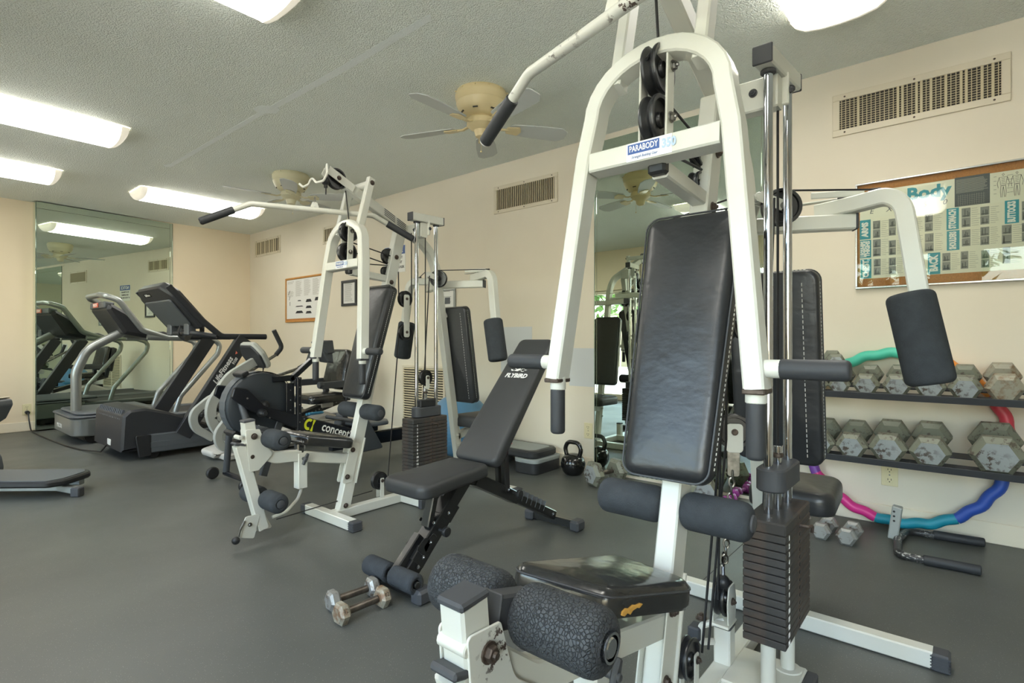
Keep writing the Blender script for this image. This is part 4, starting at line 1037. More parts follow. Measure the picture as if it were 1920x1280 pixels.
        obj('pulley', B().pulley(fc_, .046, .026, FA), 'pulley_black', fp); obj('axle_bolt', B().bolt(fc_ + FA * .020, FA, .007), 'rust_bolt', fp)
        b = B(); b.prism(rpoly([(-.016, -.05), (.016, -.05), (.016, .02), (-.016, .02)], .008), fc_ - Z * .071, FU, Z, .004, .001); lk = obj('chain_plate', b, 'steel', fp)
        def link(b, c, ax_, s_=.011, l_=.020, r_=.0028):
            a = V(ax_); pts = []
            for k in range(12):
                an = 2 * math.pi * k / 12; pts.append(V(c) + a * (s_ * .62 * math.cos(an)) + Z * (l_ * .62 * math.sin(an)))
            b.tube(pts, r_, 6, 0, closed=True)
        for k in range(12): b = B(); link(b, L(1.480 - .0010 * k, -.046 + .0014 * k, .600 - k * .0205), FU if k % 2 else FA); obj('chain_link', b, 'steel', t)
        b = B(); b.tube([L(1.470, -.026, .352), L(1.462, -.026, .372), L(1.470, -.026, .39), L(1.480, -.026, .372), L(1.470, -.026, .352)], .003, 6); b.cyl(L(1.47, -.025, .325), L(1.47, -.025, .355), .005, 8); obj('snap_hook', b, 'chrome', t)
        b = B(); b.tube([L(1.435, -.045, 1.3), L(1.435, -.045, .7), L(1.375, -.02, .17)], .0032, 6); b.tube([L(1.465, -.02, .70), L(1.447, -.02, .27)], .0032, 6); obj('leg_cable', b, 'cable', t)
    return t
gym_near = make_gym('nearer white home gym with chipped paint and a torn black seat', (1.3, .52, 0), True)
gym_far = make_gym('farther white home gym standing between the rower and the folding bench', (1.86, 2.58, 0), False)

def lat_bar(label, c, e, worn):
    """bent pulldown bar hanging from a boom cable: c centre, e unit direction of its length"""
    t = thing('lat_bar', label, 'pulldown bar', c, 0, 'lat pulldown bars')
    e = V(e).normalized()
    P = [e * s_ * a + Z * z for s_, a, z in ((-1, .535, -.112), (-1, .31, 0), (1, .31, 0), (1, .535, -.112))]
    obj('bar', B().tube([P[0] * .5 + P[1] * .5, P[1], P[2], P[2] * .5 + P[3] * .5], .0145, 14, .06), 'chipped_paint' if worn else 'white_paint', t)
    for a, p in ((P[0], P[1]), (P[3], P[2])):
        d = (p - a).normalized(); g = obj('hand_grip', B().roll(a, a + d * .165, .019, .004, 18), 'grip', t)
        obj('grip_end', B().lathe([(.0165, 0), (.015, .004), (0, .005)], a, -d, 16), 'white_mark' if worn else 'grip', g)
    b = B(); b.prism(rpoly([(-.024, 0), (.024, 0), (.012, .032), (-.012, .032)], .006), Y.cross(e).normalized() * 0 + V((0, 0, .010)) - e.cross(Z) * .003, e, Z, .006, .001); b.bolt((0, 0, .018), e.cross(Z), .006)
    obj('eye_bracket', b, 'white_paint', t)
    b = B(); b.tube([(0, 0, .035), V((.006, 0, .045)), (0, 0, .055), V((-.006, 0, .045)), (0, 0, .035)], .0022, 6); b.tube([(0, 0, .055), (0, .005, .062), (0, 0, .072), (0, -.005, .062), (0, 0, .055)], .0022, 6); obj('snap_link', b, 'steel', t)
    return t
lat_bar('long white lat bar with badly chipped paint, hanging over the nearer home gym', (1.036, .585, 1.664), (.277, .961, 0), True)
lat_bar('white lat bar with grey grips hanging from the farther home gym, below the ceiling fan', (1.537, 2.674, 1.662), (.906, -.424, 0), False)

# ------------------------------------------------------------------ folding bench (axis along X, seat end towards -X)
t = thing('folding_bench', 'black folding weight bench with white lettering on its raised backrest', 'weight bench', (1.6, 1.65, 0))
def K(x, y, z): return V((x - 1.6, y - 1.65, z))
yc = 1.65
se = obj('seat', B().cushion(rpoly([(-.20, -.135), (.185, -.115), (.185, .115), (-.20, .135)], [.05, .03, .03, .05], 6), K(1.505, yc, .375), V((1, 0, .06)), Y, .055, .022, .006), 'bench_vinyl', t, 60)
d_ = (K(2.16, yc, .955) - K(1.70, yc, .420)); ln = d_.length; d_.normalize()
bk = obj('backrest', B().cushion(rpoly([(-.13, 0), (.13, 0), (.105, ln), (-.105, ln)], .035, 6), K(1.735, yc, .405), -Y, d_, .05, .018, .004), 'bench_vinyl', t, 60)
nb = (-Y).cross(d_)
text('lettering', 'FLYBIRD', .034, K(1.735, yc, .405) + d_ * (ln * .655) + nb * .0538, -Y, d_, 'white_mark', bk, .0004, bold=.0012, shear=.2, sx=1.05)
o0 = K(1.735, yc, .405) + d_ * (ln * .705) + nb * .0538
b = B(); q = lambda pts: b.prism(pts, o0, -Y, d_, .0008, 0)
q([(-.050, .004), (-.044, -.006), (-.030, -.006), (-.036, .0), (-.044, .002)]); q([(-.034, .012), (-.012, .004), (.008, .010), (.010, .0), (-.006, -.008), (-.030, -.004), (-.014, .001)])
for r_ in (.012,):
    b.tube([o0 + (-Y) * (.026 + r_ * math.cos(a)) + d_ * (r_ * .75 * math.sin(a)) + nb * .0004 for a in [k * .5 for k in range(2, 12)]], .0014, 4)
q([(.036, .003), (.050, .002), (.036, -.002)]); obj('bird_logo', b, 'white_mark', bk)
BS = 'black_steel'
ff = obj('front_foot', B().rtube([K(1.300, 1.525, .028), K(1.300, 1.775, .028)], .04, .04, X), BS, t)
fr = obj('rear_foot', B().rtube([K(2.30, 1.515, .028), K(2.30, 1.775, .028)], .04, .04, X), BS, t)
for par, xx, ys in ((ff, 1.30, (1.52, 1.78)), (fr, 2.30, (1.50, 1.79))):
    for yy in ys: obj('foot_cap', B().box(K(xx, yy, .027), (.075, .055, .054), None, .010), 'rubber_cap', par)
obj('front_strut', B().rtube([K(1.665, yc, .385), K(1.315, yc, .045)], .05, .06), BS, t)
b = B(); b.rtube([K(1.53, yc, .255), K(1.335, yc, .066)], .062, .07); b.rtube([K(1.56, yc, .285), K(1.51, yc, .235)], .066, .076); b.rtube([K(1.40, yc, .135), K(1.36, yc, .095)], .066, .076); obj('strut_sleeve', b, BS, t)
b = B()
for sg in (-1, 1): b.prism(rpoly([(-.05, .04), (.0, .075), (.03, .05), (-.01, .0)], .012), K(1.40, yc + sg * .034 + .002, .115), X, Z, .004, .001)
for sg in (-1, 1): b.prism(rpoly([(-.015, .00), (.02, .06), (.05, .045), (.015, -.02)], .012), K(1.40, yc + sg * .034 + .002, .145), V((.9, 0, -.3)), V((.3, 0, .9)), .004, .001)
o = obj('hinge_plate', b, BS, t)
b = B(); b.rtube([K(1.395, yc, .19), K(1.275, yc, .078)], .035, .035); obj('roller_arm', b, BS, t)
for ya, yb in ((1.655, 1.52), (1.675, 1.815)):
    obj('foam_roller', B().roll(K(1.275, ya, .072), K(1.275, yb, .072), .038, .012, 24, .016), 'foam', t)
obj('roller_axle', B().cyl(K(1.275, 1.515, .072), K(1.275, 1.82, .072), .012, 12), BS, t)
obj('rear_strut', B().rtube([K(1.66, yc, .375), K(2.29, yc, .052)], .05, .045), BS, t)
obj('rear_sleeve', B().rtube([K(1.70, yc, .355), K(1.98, yc, .211)], .062, .056), BS, t)
b = B(); b.rtube([K(1.88, yc + .02, .56), K(1.90, yc + .02, .265)], .025, .035); b.rtube([K(1.88, yc - .02, .56), K(1.90, yc - .02, .265)], .025, .035); obj('back_support', b, BS, t)
b = B(); b.rtube([K(1.48, yc, .385), K(1.435, yc, .215)], .045, .03); b.rtube([K(1.70, yc, .40), K(1.60, yc, .365)], .06, .03); obj('seat_support', b, BS, t)
b = B(); b.rtube([K(1.735, yc, .395), K(2.08, yc, .80)], .05, .03); obj('back_rail', b, BS, t)
b = B()
for p, a in ((K(1.47, yc - .035, .20), -Y), (K(1.93, yc - .035, .25), -Y)): b.cyl(p, p + a * .035, .006, 10); b.roll(p + a * .032, p + a * .050, .020, .004, 16)
obj('adjust_knob', b, 'black_plastic', t)
b = B()
for p in (K(1.665, yc - .032, .375), K(1.90, yc - .034, .27), K(1.44, yc - .036, .235), K(1.52, yc - .036, .255), K(1.36, yc - .036, .085), K(1.385, yc - .036, .115), K(1.42, yc - .038, .165), K(2.26, yc - .028, .068)): b.bolt(p, -Y, .006)
for p in (K(1.435, yc + .036, .235),): b.bolt(p, Y, .006)
obj('bolt', b, 'chrome', t)
b = B()
for k in range(6): b.box(K(2.02 + k * .035, yc, .2125 - k * .01795), (.003, .053, .05), Matrix.Rotation(.474, 3, 'Y'), .0005)
obj('scale_mark', b, 'tread_grey', t)

# ------------------------------------------------------------------ hex dumbbells
def dumbbell(label, p, yaw, r, hl, gap, mat='hex_grey', pitch=0, group=None, num=None, roll=0, hr=None, cat='dumbbell', hm='handle_steel'):
    """p: middle of the dumbbell, lying along local X"""
    t = thing('hex_dumbbell', label, cat, p, 0, group)
    t.rotation_euler = (roll, pitch, yaw)
    obj('handle', B().lathe([(.0, -gap / 2 - .01), (.014, -gap / 2 - .01), (.0125, -gap * .42), (.0165, -gap * .15), (.0165, gap * .15), (.0125, gap * .42), (.014, gap / 2 + .01), (0, gap / 2 + .01)] if not hr else [(0, -gap / 2), (hr, -gap / 2), (hr, gap / 2), (0, gap / 2)], (0, 0, 0), X, 16), hm, t)
    for sg in (-1, 1):
        b = B(); prof = [(0, -hl / 2), (r * .73, -hl / 2), (r * .76, -hl / 2 + .002), (r, -hl / 2 + r * .24), (r, hl / 2 - r * .26), (r * .74, hl / 2 - .001), (r * .45, hl / 2), (0, hl / 2)]
        if sg > 0: pass
        rows = B(); ax_ = V((-sg, 0, 0)) * -1
        # hex: lathe with six sides, a flat side down
        x_, y_, z_ = frame_of(V((-sg, 0, 0)))
        vs, fs, rr = [], [], []
        o = V((sg * (gap / 2 + hl / 2), 0, 0)); out = V((sg, 0, 0))
        for q, h in [(q, -h) for q, h in prof]:
            if q < 1e-6: rr.append([len(vs)]); vs.append(o + out * h); continue
            rr.append(list(range(len(vs), len(vs) + 6)))
            for k in range(6): a = R(60 * k); vs.append(o + out * h + Y * (q * math.cos(a)) + Z * (q * math.sin(a)))
        for a, c in zip(rr, rr[1:]):
            for k in range(6):
                k2 = (k + 1) % 6
                fs.append((a[0], c[k2], c[k]) if len(a) == 1 else (a[k], a[k2], c[0]) if len(c) == 1 else (a[k], a[k2], c[k2], c[k]))
        hb = B()
        hb.v = [tuple(p) for p in vs]; hb.f = [tuple(f) for f in fs]; hb.mi = [0 if i // 6 < 1 else 1 for i in range(len(fs))]
        h_ = obj('hex_head', hb, [mat, 'hex_flank' if mat == 'hex_grey' else mat], t, 20)
        if num:
            a_ = R(30 if sg < 0 else 30)
            for an in (90,): pass
            text('weight_mark', num, r * .5, o + Y * (r * .873 * math.cos(R(30))) * -1 + Z * (r * .873 * math.sin(R(30))) , X, V((0, math.sin(R(30)), math.cos(R(30)))), 'rust_bolt', h_, .0008)
            text('weight_mark', num, r * .7, o + out * (hl / 2 + .0003), Y * sg, Z, 'rust_bolt', h_, .0005) if num and False else None
    return t
# rack on the right: two sloping shelves
t = thing('dumbbell_rack', 'black two-shelf steel dumbbell rack against the long wall under the exercise board', 'rack', (3.22, 0, 0))
TILT = R(13)
def shelf(z, x0=3.085, y0=.745, y1=-.62):
    c, s_ = math.cos(TILT), math.sin(TILT); b = B()
    rot = Matrix.Rotation(-TILT, 3, 'Y')
    o = V((x0 - 3.22, (y0 + y1) / 2, z)); ux_ = V((c, 0, s_)); nz_ = V((-s_, 0, c))
    b.box(o + ux_ * .045 + nz_ * -.003, (.09, y0 - y1, .005), rot, .001); b.box(o + ux_ * .200 + nz_ * -.003, (.06, y0 - y1, .005), rot, .001)
    b.box(o + nz_ * .004 + ux_ * .0, (.005, y0 - y1, .032), rot, .001); b.box(o + nz_ * -.014 + ux_ * .232, (.005, y0 - y1, .026), rot, .001)
    obj('shelf', b, 'rack_black', t)
shelf(.690); shelf(.376)
for yy in (.765, -.635):
    b = B(); b.rtube([(3.33 - 3.22, yy, 0), (3.33 - 3.22, yy, .86)], .04, .05); b.rtube([(3.06 - 3.22, yy, .022), (3.39 - 3.22, yy, .022)], .04, .04)
    for z in (.67, .356): b.rtube([(3.075 - 3.22, yy, z), (3.33 - 3.22, yy, z + .058)], .03, .03)
    obj('side_frame', b, 'rack_black', t)
def on_rack(z, y, r, hl, gap, label, mat, k):
    gap = .098 if abs(y + .108) < .01 else gap
    c, s_ = math.cos(TILT), math.sin(TILT); hgt = r * .866
    L_ = gap / 2 + hl
    o = V((3.085, y, z)) + V((c, 0, s_)) * (L_ + .012) + V((-s_, 0, c)) * (hgt + .001)
    return dumbbell(label, o, 0, r, hl, gap, mat, -TILT, 'hex dumbbells on the rack', None)
TOP = [(.572, .046, .05), (.477, .048, .052), (.364, .056, .058), (.242, .058, .060), (.118, .060, .06), (-.004, .061, .066), (-.133, .067, .07), (-.30, .075, .07), (-.47, .078, .07)]
TL = ['small grey hex dumbbell at the left end of the upper shelf', 'small grey hex dumbbell, second from the left on the upper shelf', 'grey hex dumbbell, third from the left on the upper shelf', 'grey hex dumbbell on the upper shelf just left of the hanging foam arm pad', 'grey hex dumbbell on the upper shelf mostly hidden behind the foam arm pad', 'flaking grey hex dumbbell on the upper shelf just right of the foam arm pad', 'rustiest hex dumbbell, brown-stained, at the right of the upper shelf in view', 'hex dumbbell on the upper shelf just past the picture edge', 'last hex dumbbell on the upper shelf outside the picture']
for k, (y, r, hl) in enumerate(TOP[:7]): on_rack(.690, y, r, hl, .115, TL[k], 'hex_rust' if k in (6, 8) else 'hex_grey', k)
BOT = [(.563, .069, .066), (.424, .069, .068), (.277, .077, .074), (.120, .079, .078), (-.108, .096, .072), (-.34, .096, .085), (-.50, .085, .085)]
BL = ['grey hex dumbbell at the left end of the lower shelf, half behind the rear pad', 'grey hex dumbbell, second from the left on the lower shelf', 'large grey hex dumbbell, third from the left on the lower shelf', 'large grey hex dumbbell, fourth on the lower shelf, left of the empty space', 'largest grey hex dumbbell, alone at the right of the lower shelf', 'large hex dumbbell on the lower shelf just past the picture edge', 'last hex dumbbell on the lower shelf outside the picture']
for k, (y, r, hl) in enumerate(BOT[:5]): on_rack(.376, y, r, hl, .115, BL[k], 'hex_grey', k)
dumbbell('small grey hex dumbbell lying on top of others on the upper shelf', (3.20, .515, .856), .25, .050, .055, .10, 'hex_grey', -.10, 'hex dumbbells on the rack')
# on the floor
fl = 'hex dumbbells on the floor'
dumbbell('small chipped hex dumbbell on the floor below the rack, nearer the weight stack', (3.025, .525, .0385), -.08, .044, .045, .085, 'hex_floor', 0, fl)
dumbbell('small chipped hex dumbbell on the floor below the rack, nearer the dip bar', (3.015, .418, .0385), -.06, .044, .045, .085, 'hex_floor', 0, fl)
dumbbell('small chipped hex dumbbell on the floor behind the weight stack, below the black seat', (3.065, .645, .0385), .1, .044, .045, .085, 'hex_floor', 0, fl)
dumbbell('long-handled hex dumbbell by the bench foot, the one farther from the camera', (1.136, 1.712, .034), -.10, .038, .040, .115, 'hex_floor', 0, fl, hr=.013)
dumbbell('rusty long-handled hex dumbbell by the bench foot, the one nearer the camera', (1.108, 1.612, .034), -.04, .039, .040, .122, 'hex_rust', 0, fl, '12', hr=.013)
dumbbell('large pale hex dumbbell on the floor beside the kettlebell', (3.17, 1.84, .080), -.35, .088, .075, .12, 'hex_grey', 0, fl, '50')
dumbbell('large hex dumbbell on the floor in front of the mirror, behind the nearer backrest', (3.20, 1.20, .080), .45, .088, .075, .12, 'hex_grey', 0, fl)
def small_weight(label, x, y, yaw):
    t = thing('vinyl_dumbbell', label, 'dumbbell', (x, y, .0275), yaw, 'purple vinyl dumbbells by the mirror')
    obj('handle', B().cyl((-.035, 0, 0), (.035, 0, 0), .012, 12), 'purple_vinyl', t)
    for sg in (-1, 1):
        b = B(); vs, fs, rr = [], [], []
        for q, h in ((0, 0), (.020, 0), (.031, .012), (.031, .036), (.022, .048), (0, .048)):
            if q == 0: rr.append([len(vs)]); vs.append(V((sg * (.033 + h), 0, 0))); continue
            rr.append(list(range(len(vs), len(vs) + 6)))
            for k in range(6): vs.append(V((sg * (.033 + h), q * math.cos(R(60 * k)), q * math.sin(R(60 * k)))))
        for a, c in zip(rr, rr[1:]):
            for k in range(6):
                k2 = (k + 1) % 6
                fs.append((a[0], c[k2], c[k]) if len(a) == 1 else (a[k], a[k2], c[0]) if len(c) == 1 else (a[k], a[k2], c[k2], c[k]))
        obj('vinyl_head', B().add(vs, fs), 'purple_vinyl', t, 50)
small_weight('small purple vinyl dumbbell on the floor by the mirror, nearest the hanging chain', 3.16, 1.02, .7)
small_weight('small purple vinyl dumbbell on the floor by the mirror, beyond the foam roller', 3.01, 1.09, -.5)
small_weight('small purple vinyl dumbbell standing closest to the mirror', 3.33, 1.06, .2)

# ------------------------------------------------------------------ hoop leaning on the wall
t = thing('exercise_hoop', 'large wavy multi-coloured exercise hoop leaning on the wall behind the rack', 'hoop', (3.302, .262, .468), 0)
cols = ['hoop_red', 'hoop_orange', 'hoop_green', 'hoop_yellow', 'hoop_purple', 'hoop_pink', 'hoop_teal', 'hoop_blue']
RH = .428; st_ = [-12, 33, 78, 123, 168, 213, 258, 303]
for k, c in enumerate(cols):
    pts = []
    for j in range(25):
        a = R(st_[k] + 45 * j / 24); rr = RH + .0045 * math.sin(a * 24)
        zz = rr * math.sin(a); pts.append((.062 + zz * .035, -rr * math.cos(a), zz))
    b = B(); vs = []; n = 12
    P_ = [V(p) for p in pts]
    o = B(); o.tube(P_, .026, n); obj('hoop_segment', o, c, t, 80)

# ------------------------------------------------------------------ dip handle attachment on the floor
t = thing('dip_handle_bar', 'black U-shaped handle attachment with foam grips lying on the floor by the wall', 'gym attachment', (3.1, .1, 0))
def D(x, y, z): return V((x - 3.1, y - .1, z))
obj('bar', B().tube([D(3.320, .02, .020), D(3.288, .215, .020), D(3.10, .238, .030), D(2.895, .222, .020), D(2.905, .02, .020)], .0165, 12, .05), 'scuffed_black', t)
obj('hand_grip', B().roll(D(3.308, .115, .021), D(3.329, -.075, .021), .0205, .006, 16), 'grip', t)
obj('hand_grip', B().roll(D(2.902, .135, .021), D(2.913, -.055, .021), .0205, .006, 16), 'grip', t)
rot = Matrix.Rotation(.12, 3, 'X')
b = B(); b.box(D(3.12, .249, .100), (.050, .040, .155), rot, .004); b.cyl(D(3.12, .235, .03), D(3.12, .258, .028), .02, 12)
pl = obj('mount_plate', b, 'step_grey', t)
b = B()
for k in range(3): b.cyl(D(3.0945, .252, .112 + k * .022), D(3.0938, .252, .112 + k * .022), .005, 10, .0002)
obj('adjust_hole', b, 'black_plastic', pl)

# ------------------------------------------------------------------ kettlebell, step, ball
t = thing('kettlebell', 'glossy black kettlebell on the floor by the mirror edge', 'kettlebell', (3.245, 2.15, 0))
b = B(); b.lathe([(0, 0), (.045, 0), (.055, .004), (.074, .025), (.086, .058), (.088, .085), (.080, .115), (.062, .138), (.035, .150), (0, .153)], (0, 0, 0), Z, 28); obj('bell', b, 'kettle_black', t)
obj('handle', B().tube([(0, .052, .125), (0, .068, .185), (0, .045, .232), (0, -.045, .232), (0, -.068, .185), (0, -.052, .125)], .0155, 12, .045), 'kettle_black', t)
t = thing('aerobic_step', 'black and grey aerobic step platform on the floor along the wall', 'step platform', (3.20, 2.66, 0))
b = B(); b.prism(rpoly([(-.155, -.31), (.155, -.31), (.155, .30), (-.155, .30)], .06, 6), (0, 0, .108), X, Y, .055, .012); pf = obj('platform', b, 'step_black', t)
b = B(); b.prism(rpoly([(-.12, -.27), (.12, -.27), (.12, .26), (-.12, .26)], .05, 6), (0, 0, .1625), X, Y, .003, .001); obj('step_mat', b, 'step_grey', pf)
b = B(); b.prism(rpoly([(-.10, .08), (-.02, .0), (.05, .08), (.05, .22), (-.10, .22)], .02, 4), (0, 0, .165), X, Y, .002, .0005); obj('step_print', b, 'step_red', pf)
for y0, y1 in ((-.33, -.12), (.12, .32)):
    obj('riser', B().prism(rpoly([(-.165, y0), (.165, y0), (.165, y1), (-.165, y1)], .05, 6), (0, 0, 0), X, Y, .078, .006), 'step_black', t)
    obj('riser_band', B().prism(rpoly([(-.168, y0 - .003), (.168, y0 - .003), (.168, y1 + .003), (-.168, y1 + .003)], .052, 6), (0, 0, .078), X, Y, .030, .004), 'step_grey', t)
t = thing('exercise_ball', 'big blue inflatable exercise ball by the wall behind the farther gym', 'exercise ball', (3.14, 3.20, 0))
b = B(); b.sphere((0, 0, .262), .262, 40, 26)
obj('ball', b, 'ball_blue', t, 80)
b = B()
for k in range(-4, 5):
    if k == 0: continue
    zz = .262 + k * .03; rr = math.sqrt(.262 ** 2 - (k * .03) ** 2) + .0006
    b.tube([(rr * math.cos(j * math.pi / 24), rr * math.sin(j * math.pi / 24), zz) for j in range(48)], .0016, 4, 0, closed=True)
obj('ball_ridge', b, 'ball_blue', t, 80)

# ------------------------------------------------------------------ black treadmill
t = thing('treadmill', 'black treadmill with white lettering on its slanted post, nearer of the two treadmills', 'treadmill', (2.2, 5.5, 0))
def T(x, y, z): return V((x - 2.2, y - 5.5, z))
Y0, Y1 = 5.06, 5.92
b = B(); b.prism(rpoly([(1.27, .075), (1.285, .36), (1.33, .405), (1.44, .412), (1.62, .36), (1.96, .215), (1.96, .14), (1.40, .075)], [.01, .02, .04, .05, .05, .01, .01, .01]), T(0, Y1 - .03, 0), X, Z, Y1 - Y0 - .06, .018); hd = obj('motor_hood', b, 'tread_black', t)
b = B()
for k in range(14): b.box(T(1.300, Y0 + .12 + k * .048, .365), (.02, .012, .08), Matrix.Rotation(.25, 3, 'Y'), .002)
obj('hood_rib', b, 'tread_grey', hd)
b = B()
for yy in (Y0 + .01, Y1 - .01): b.prism(rpoly([(1.385, .02), (1.36, .20), (1.47, .20), (1.47, .03)], .012), T(0, yy + .015, 0), X, Z, .03, .004)
obj('rail_end', b, 'black_plastic', t)
for yy in (Y0 + .035, Y1 - .035): obj('side_rail', B().box(T(2.33, yy, .125), (1.78, .075, .15), None, .008).box(T(2.33, yy + (.038 if yy > 5.5 else -.038), .115), (1.74, .004, .045), None, .001), 'tread_grey', t)
obj('running_belt', B().box(T(2.30, 5.49, .188), (1.72, .66, .012), None, .004), 'tread_belt', t)
obj('deck', B().box(T(2.33, 5.49, .145), (1.74, .70, .06)), 'tread_black', t)
b = B()
for xx in (1.50, 3.12):
    for yy in (Y0 + .05, Y1 - .05): b.cyl(T(xx, yy - .02, .035), T(xx, yy + .02, .035), .035, 16)
obj('wheel', b, 'black_plastic', t)
b = B(); b.box(T(1.272, 5.42, .125), (.006, .09, .05), None, .002); obj('power_socket', b, 'print_white', hd)
posts = []
for yy in (Y0 + .02, Y1 - .03):
    b = B(); b.rtube([T(1.70, yy, .16), T(2.215, yy, .985)], .06, .125, Y); posts.append(obj('upright_post', b, 'tread_black', t))
pd = (T(2.215, 0, .985) - T(1.70, 0, .16)).normalized(); pn = V((-pd.z, 0, pd.x))
o0 = T(1.70, Y0 - .012, .16)
text('lettering', 'LifeFitness', .064, o0 + pd * .625 + pn * .014, pd, pn, 'white_mark', posts[0], .0006, shear=.25, bold=.0018, sx=.98)
text('lettering', '9100', .036, o0 + pd * .745 - pn * .030, pd, pn, 'white_mark', posts[0], .0006, shear=.2, bold=.001, sx=.9)
b = B(); b.prism([(0, 0), (.03, .012), (.02, -.012)], o0 + pd * .80 + pn * .0, pd, pn, .001, 0); obj('red_mark', b, 'led_red', posts[0])
for yy in (Y0 + .03, Y1 - .04):
    obj('handrail', B().tube([T(2.42, yy, 1.0), T(2.02, yy, 1.0), T(1.86, yy, 1.14), T(1.60, yy, 1.42)], .026, 14, [.08, .12]), 'tread_black', t)
b = B(); b.tube([T(1.87, Y1 - .04, 1.12), T(1.83, Y1 - .12, 1.03), T(1.83, Y0 + .12, 1.03), T(1.98, Y0 + .03, 1.0)], .022, 12, .07); obj('cross_rail', b, 'tread_black', t)
cd = (T(1.615, 0, 1.425) - T(1.90, 0, 1.09)).normalized(); cn = V((-cd.z, 0, cd.x)) * -1
cn = V((-cd.z, 0, cd.x)); cn = cn if cn.x < 0 else -cn      # back face looks towards -X and down
cl = (T(1.615, 0, 1.425) - T(1.90, 0, 1.09)).length
oc = T(1.90, 5.49, 1.09)
b = B(); b.prism(rpoly([(-.40, 0), (.40, 0), (.40, cl - .07), (.28, cl + .03), (-.28, cl + .03), (-.40, cl - .07)], [.03, .03, .05, .08, .08, .05]), oc + cn * -.035, Y if Y.cross(cd).dot(cn) > 0 else -Y, cd, .085, .015); co = obj('console', b, 'tread_black', t)
uu = Y if Y.cross(cd).dot(cn) > 0 else -Y
b = B(); b.prism(rpoly([(-.30, .06), (.30, .06), (.33, cl - .10), (-.33, cl - .10)], .03), oc + cn * .048, uu, cd, .018, .006); obj('console_back', b, 'tread_grey', co)
b = B(); b.prism(rpoly([(-.09, -.018), (.09, -.018), (.09, .018), (-.09, .018)], .006), oc + cn * .0495 + cd * (cl - .035) + Y * .12, uu, cd, .002, .0005); lbp = obj('logo_plate', b, 'screen_dark', co)
text('lettering', 'LifeFitness', .030, oc + cn * .052 + cd * (cl - .035) + Y * .12, uu, cd, 'white_mark', co, .0004, shear=.25, bold=.0008)
for yy in (5.28, 5.70): obj('console_box', B().box(T(1.83, yy, 1.075), (.07, .10, .13), None, .010), 'tread_grey', co)
b = B(); b.tube([T(1.90, 5.55, 1.10), T(1.86, 5.57, 1.03), T(1.90, 5.52, 1.0)], .05, 14, .03); b.tube([T(1.80, 5.42, 1.10), T(1.78, 5.40, 1.03), T(1.82, 5.45, 1.0), T(1.86, 5.40, 1.05)], .006, 6, .02); obj('console_neck', b, 'black_plastic', co)
b = B(); b.rtube([T(1.93, Y0 + .22, 1.0), T(1.93, Y0 + .22, 1.10)], .04, .03); obj('console_stay', b, 'tread_black', co)
b = B(); b.prism(rpoly([(-.28, .08), (.28, .08), (.28, cl - .1), (-.28, cl - .1)], .02), oc - cn * .042, uu, cd, .008, .002); obj('display_panel', b, 'screen_dark', co)

# ------------------------------------------------------------------ silver treadmill
t = thing('treadmill', 'silver treadmill with curved posts beside the mirror, farther of the two treadmills', 'treadmill', (2.2, 6.65, 0))
def T(x, y, z): return V((x - 2.2, y - 6.65, z))
Y0, Y1 = 6.22, 7.10
def rr_(x0, x1, inset=0): return rpoly([(x0 + inset, Y0 + inset - 6.65), (x1, Y0 + inset - 6.65), (x1, Y1 - inset - 6.65), (x0 + inset, Y1 - inset - 6.65)], [.12, .02, .02, .12], 8)
obj('hood_band', B().prism(rr_(1.19, 1.75), V((-2.2, 0, .075)), X, Y, .165, .01), 'silver_paint', t)
b = B(); b.prism(rr_(1.175, 1.78), V((-2.2, 0, .240)), X, Y, .022, .008); b.prism(rr_(1.20, 1.90, .03), V((-2.2, 0, .262)), X, Y, .028, .012); hd = obj('motor_hood', b, 'tread_grey', t)
obj('hood_skirt', B().prism(rr_(1.25, 1.75, .04), V((-2.2, 0, .02)), X, Y, .056, .004), 'black_plastic', t)
text('lettering', 'PRECOR', .055, T(1.1895, 6.78, .135), -Y, Z, 'print_white', hd, .0006, bold=.001)
obj('deck', B().box(T(2.35, 6.66, .165), (1.6, .80, .07), None, .01), 'tread_black', t); obj('running_belt', B().box(T(2.32, 6.66, .205), (1.5, .52, .012), None, .004), 'tread_belt', t)
for yy in (Y0 + .06, Y1 - .06): obj('side_rail', B().box(T(2.30, yy, .195), (1.55, .12, .05), None, .012), 'tread_grey', t)
b = B()
for xx in (1.35, 3.05):
    for yy in (Y0 + .08, Y1 - .08): b.cyl(T(xx, yy - .02, .065), T(xx, yy + .02, .065), .065, 16)
obj('wheel', b, 'black_plastic', t)
for yy in (6.55,): obj('mast', B().tube([T(1.275, yy, .26), T(1.275, yy, .66), T(1.36, yy, .88), T(1.68, yy, 1.07)], .042, 18, .24, seg=9), 'silver_light', t)
for yy in (6.32, 7.00):
    obj('handrail', B().tube([T(1.80, yy, 1.00), T(2.36, yy, .985), T(2.50, yy, .94), T(2.47, yy, .82), T(2.10, yy, .38), T(2.05, yy, .21)], .026, 14, .09), 'silver_light', t)
b = B(); b.tube([T(2.00, 6.32, .985), T(1.76, 6.32, 1.07), T(1.56, 6.32, 1.36), T(1.47, 6.36, 1.395), T(1.44, 6.45, 1.41), T(1.44, 6.87, 1.41), T(1.47, 6.96, 1.395), T(1.56, 7.0, 1.36), T(1.76, 7.0, 1.07), T(2.00, 7.0, .985)], .028, 14, .08); obj('console_hoop', b, 'silver_light', t)
b = B(); b.prism(rpoly([(1.50, 1.335), (1.475, 1.27), (1.62, 1.03), (1.84, .985), (1.86, 1.02), (1.64, 1.25)], .03), T(0, 6.96, 0), X, Z, .60, .03); co = obj('console', b, 'tread_black', t)
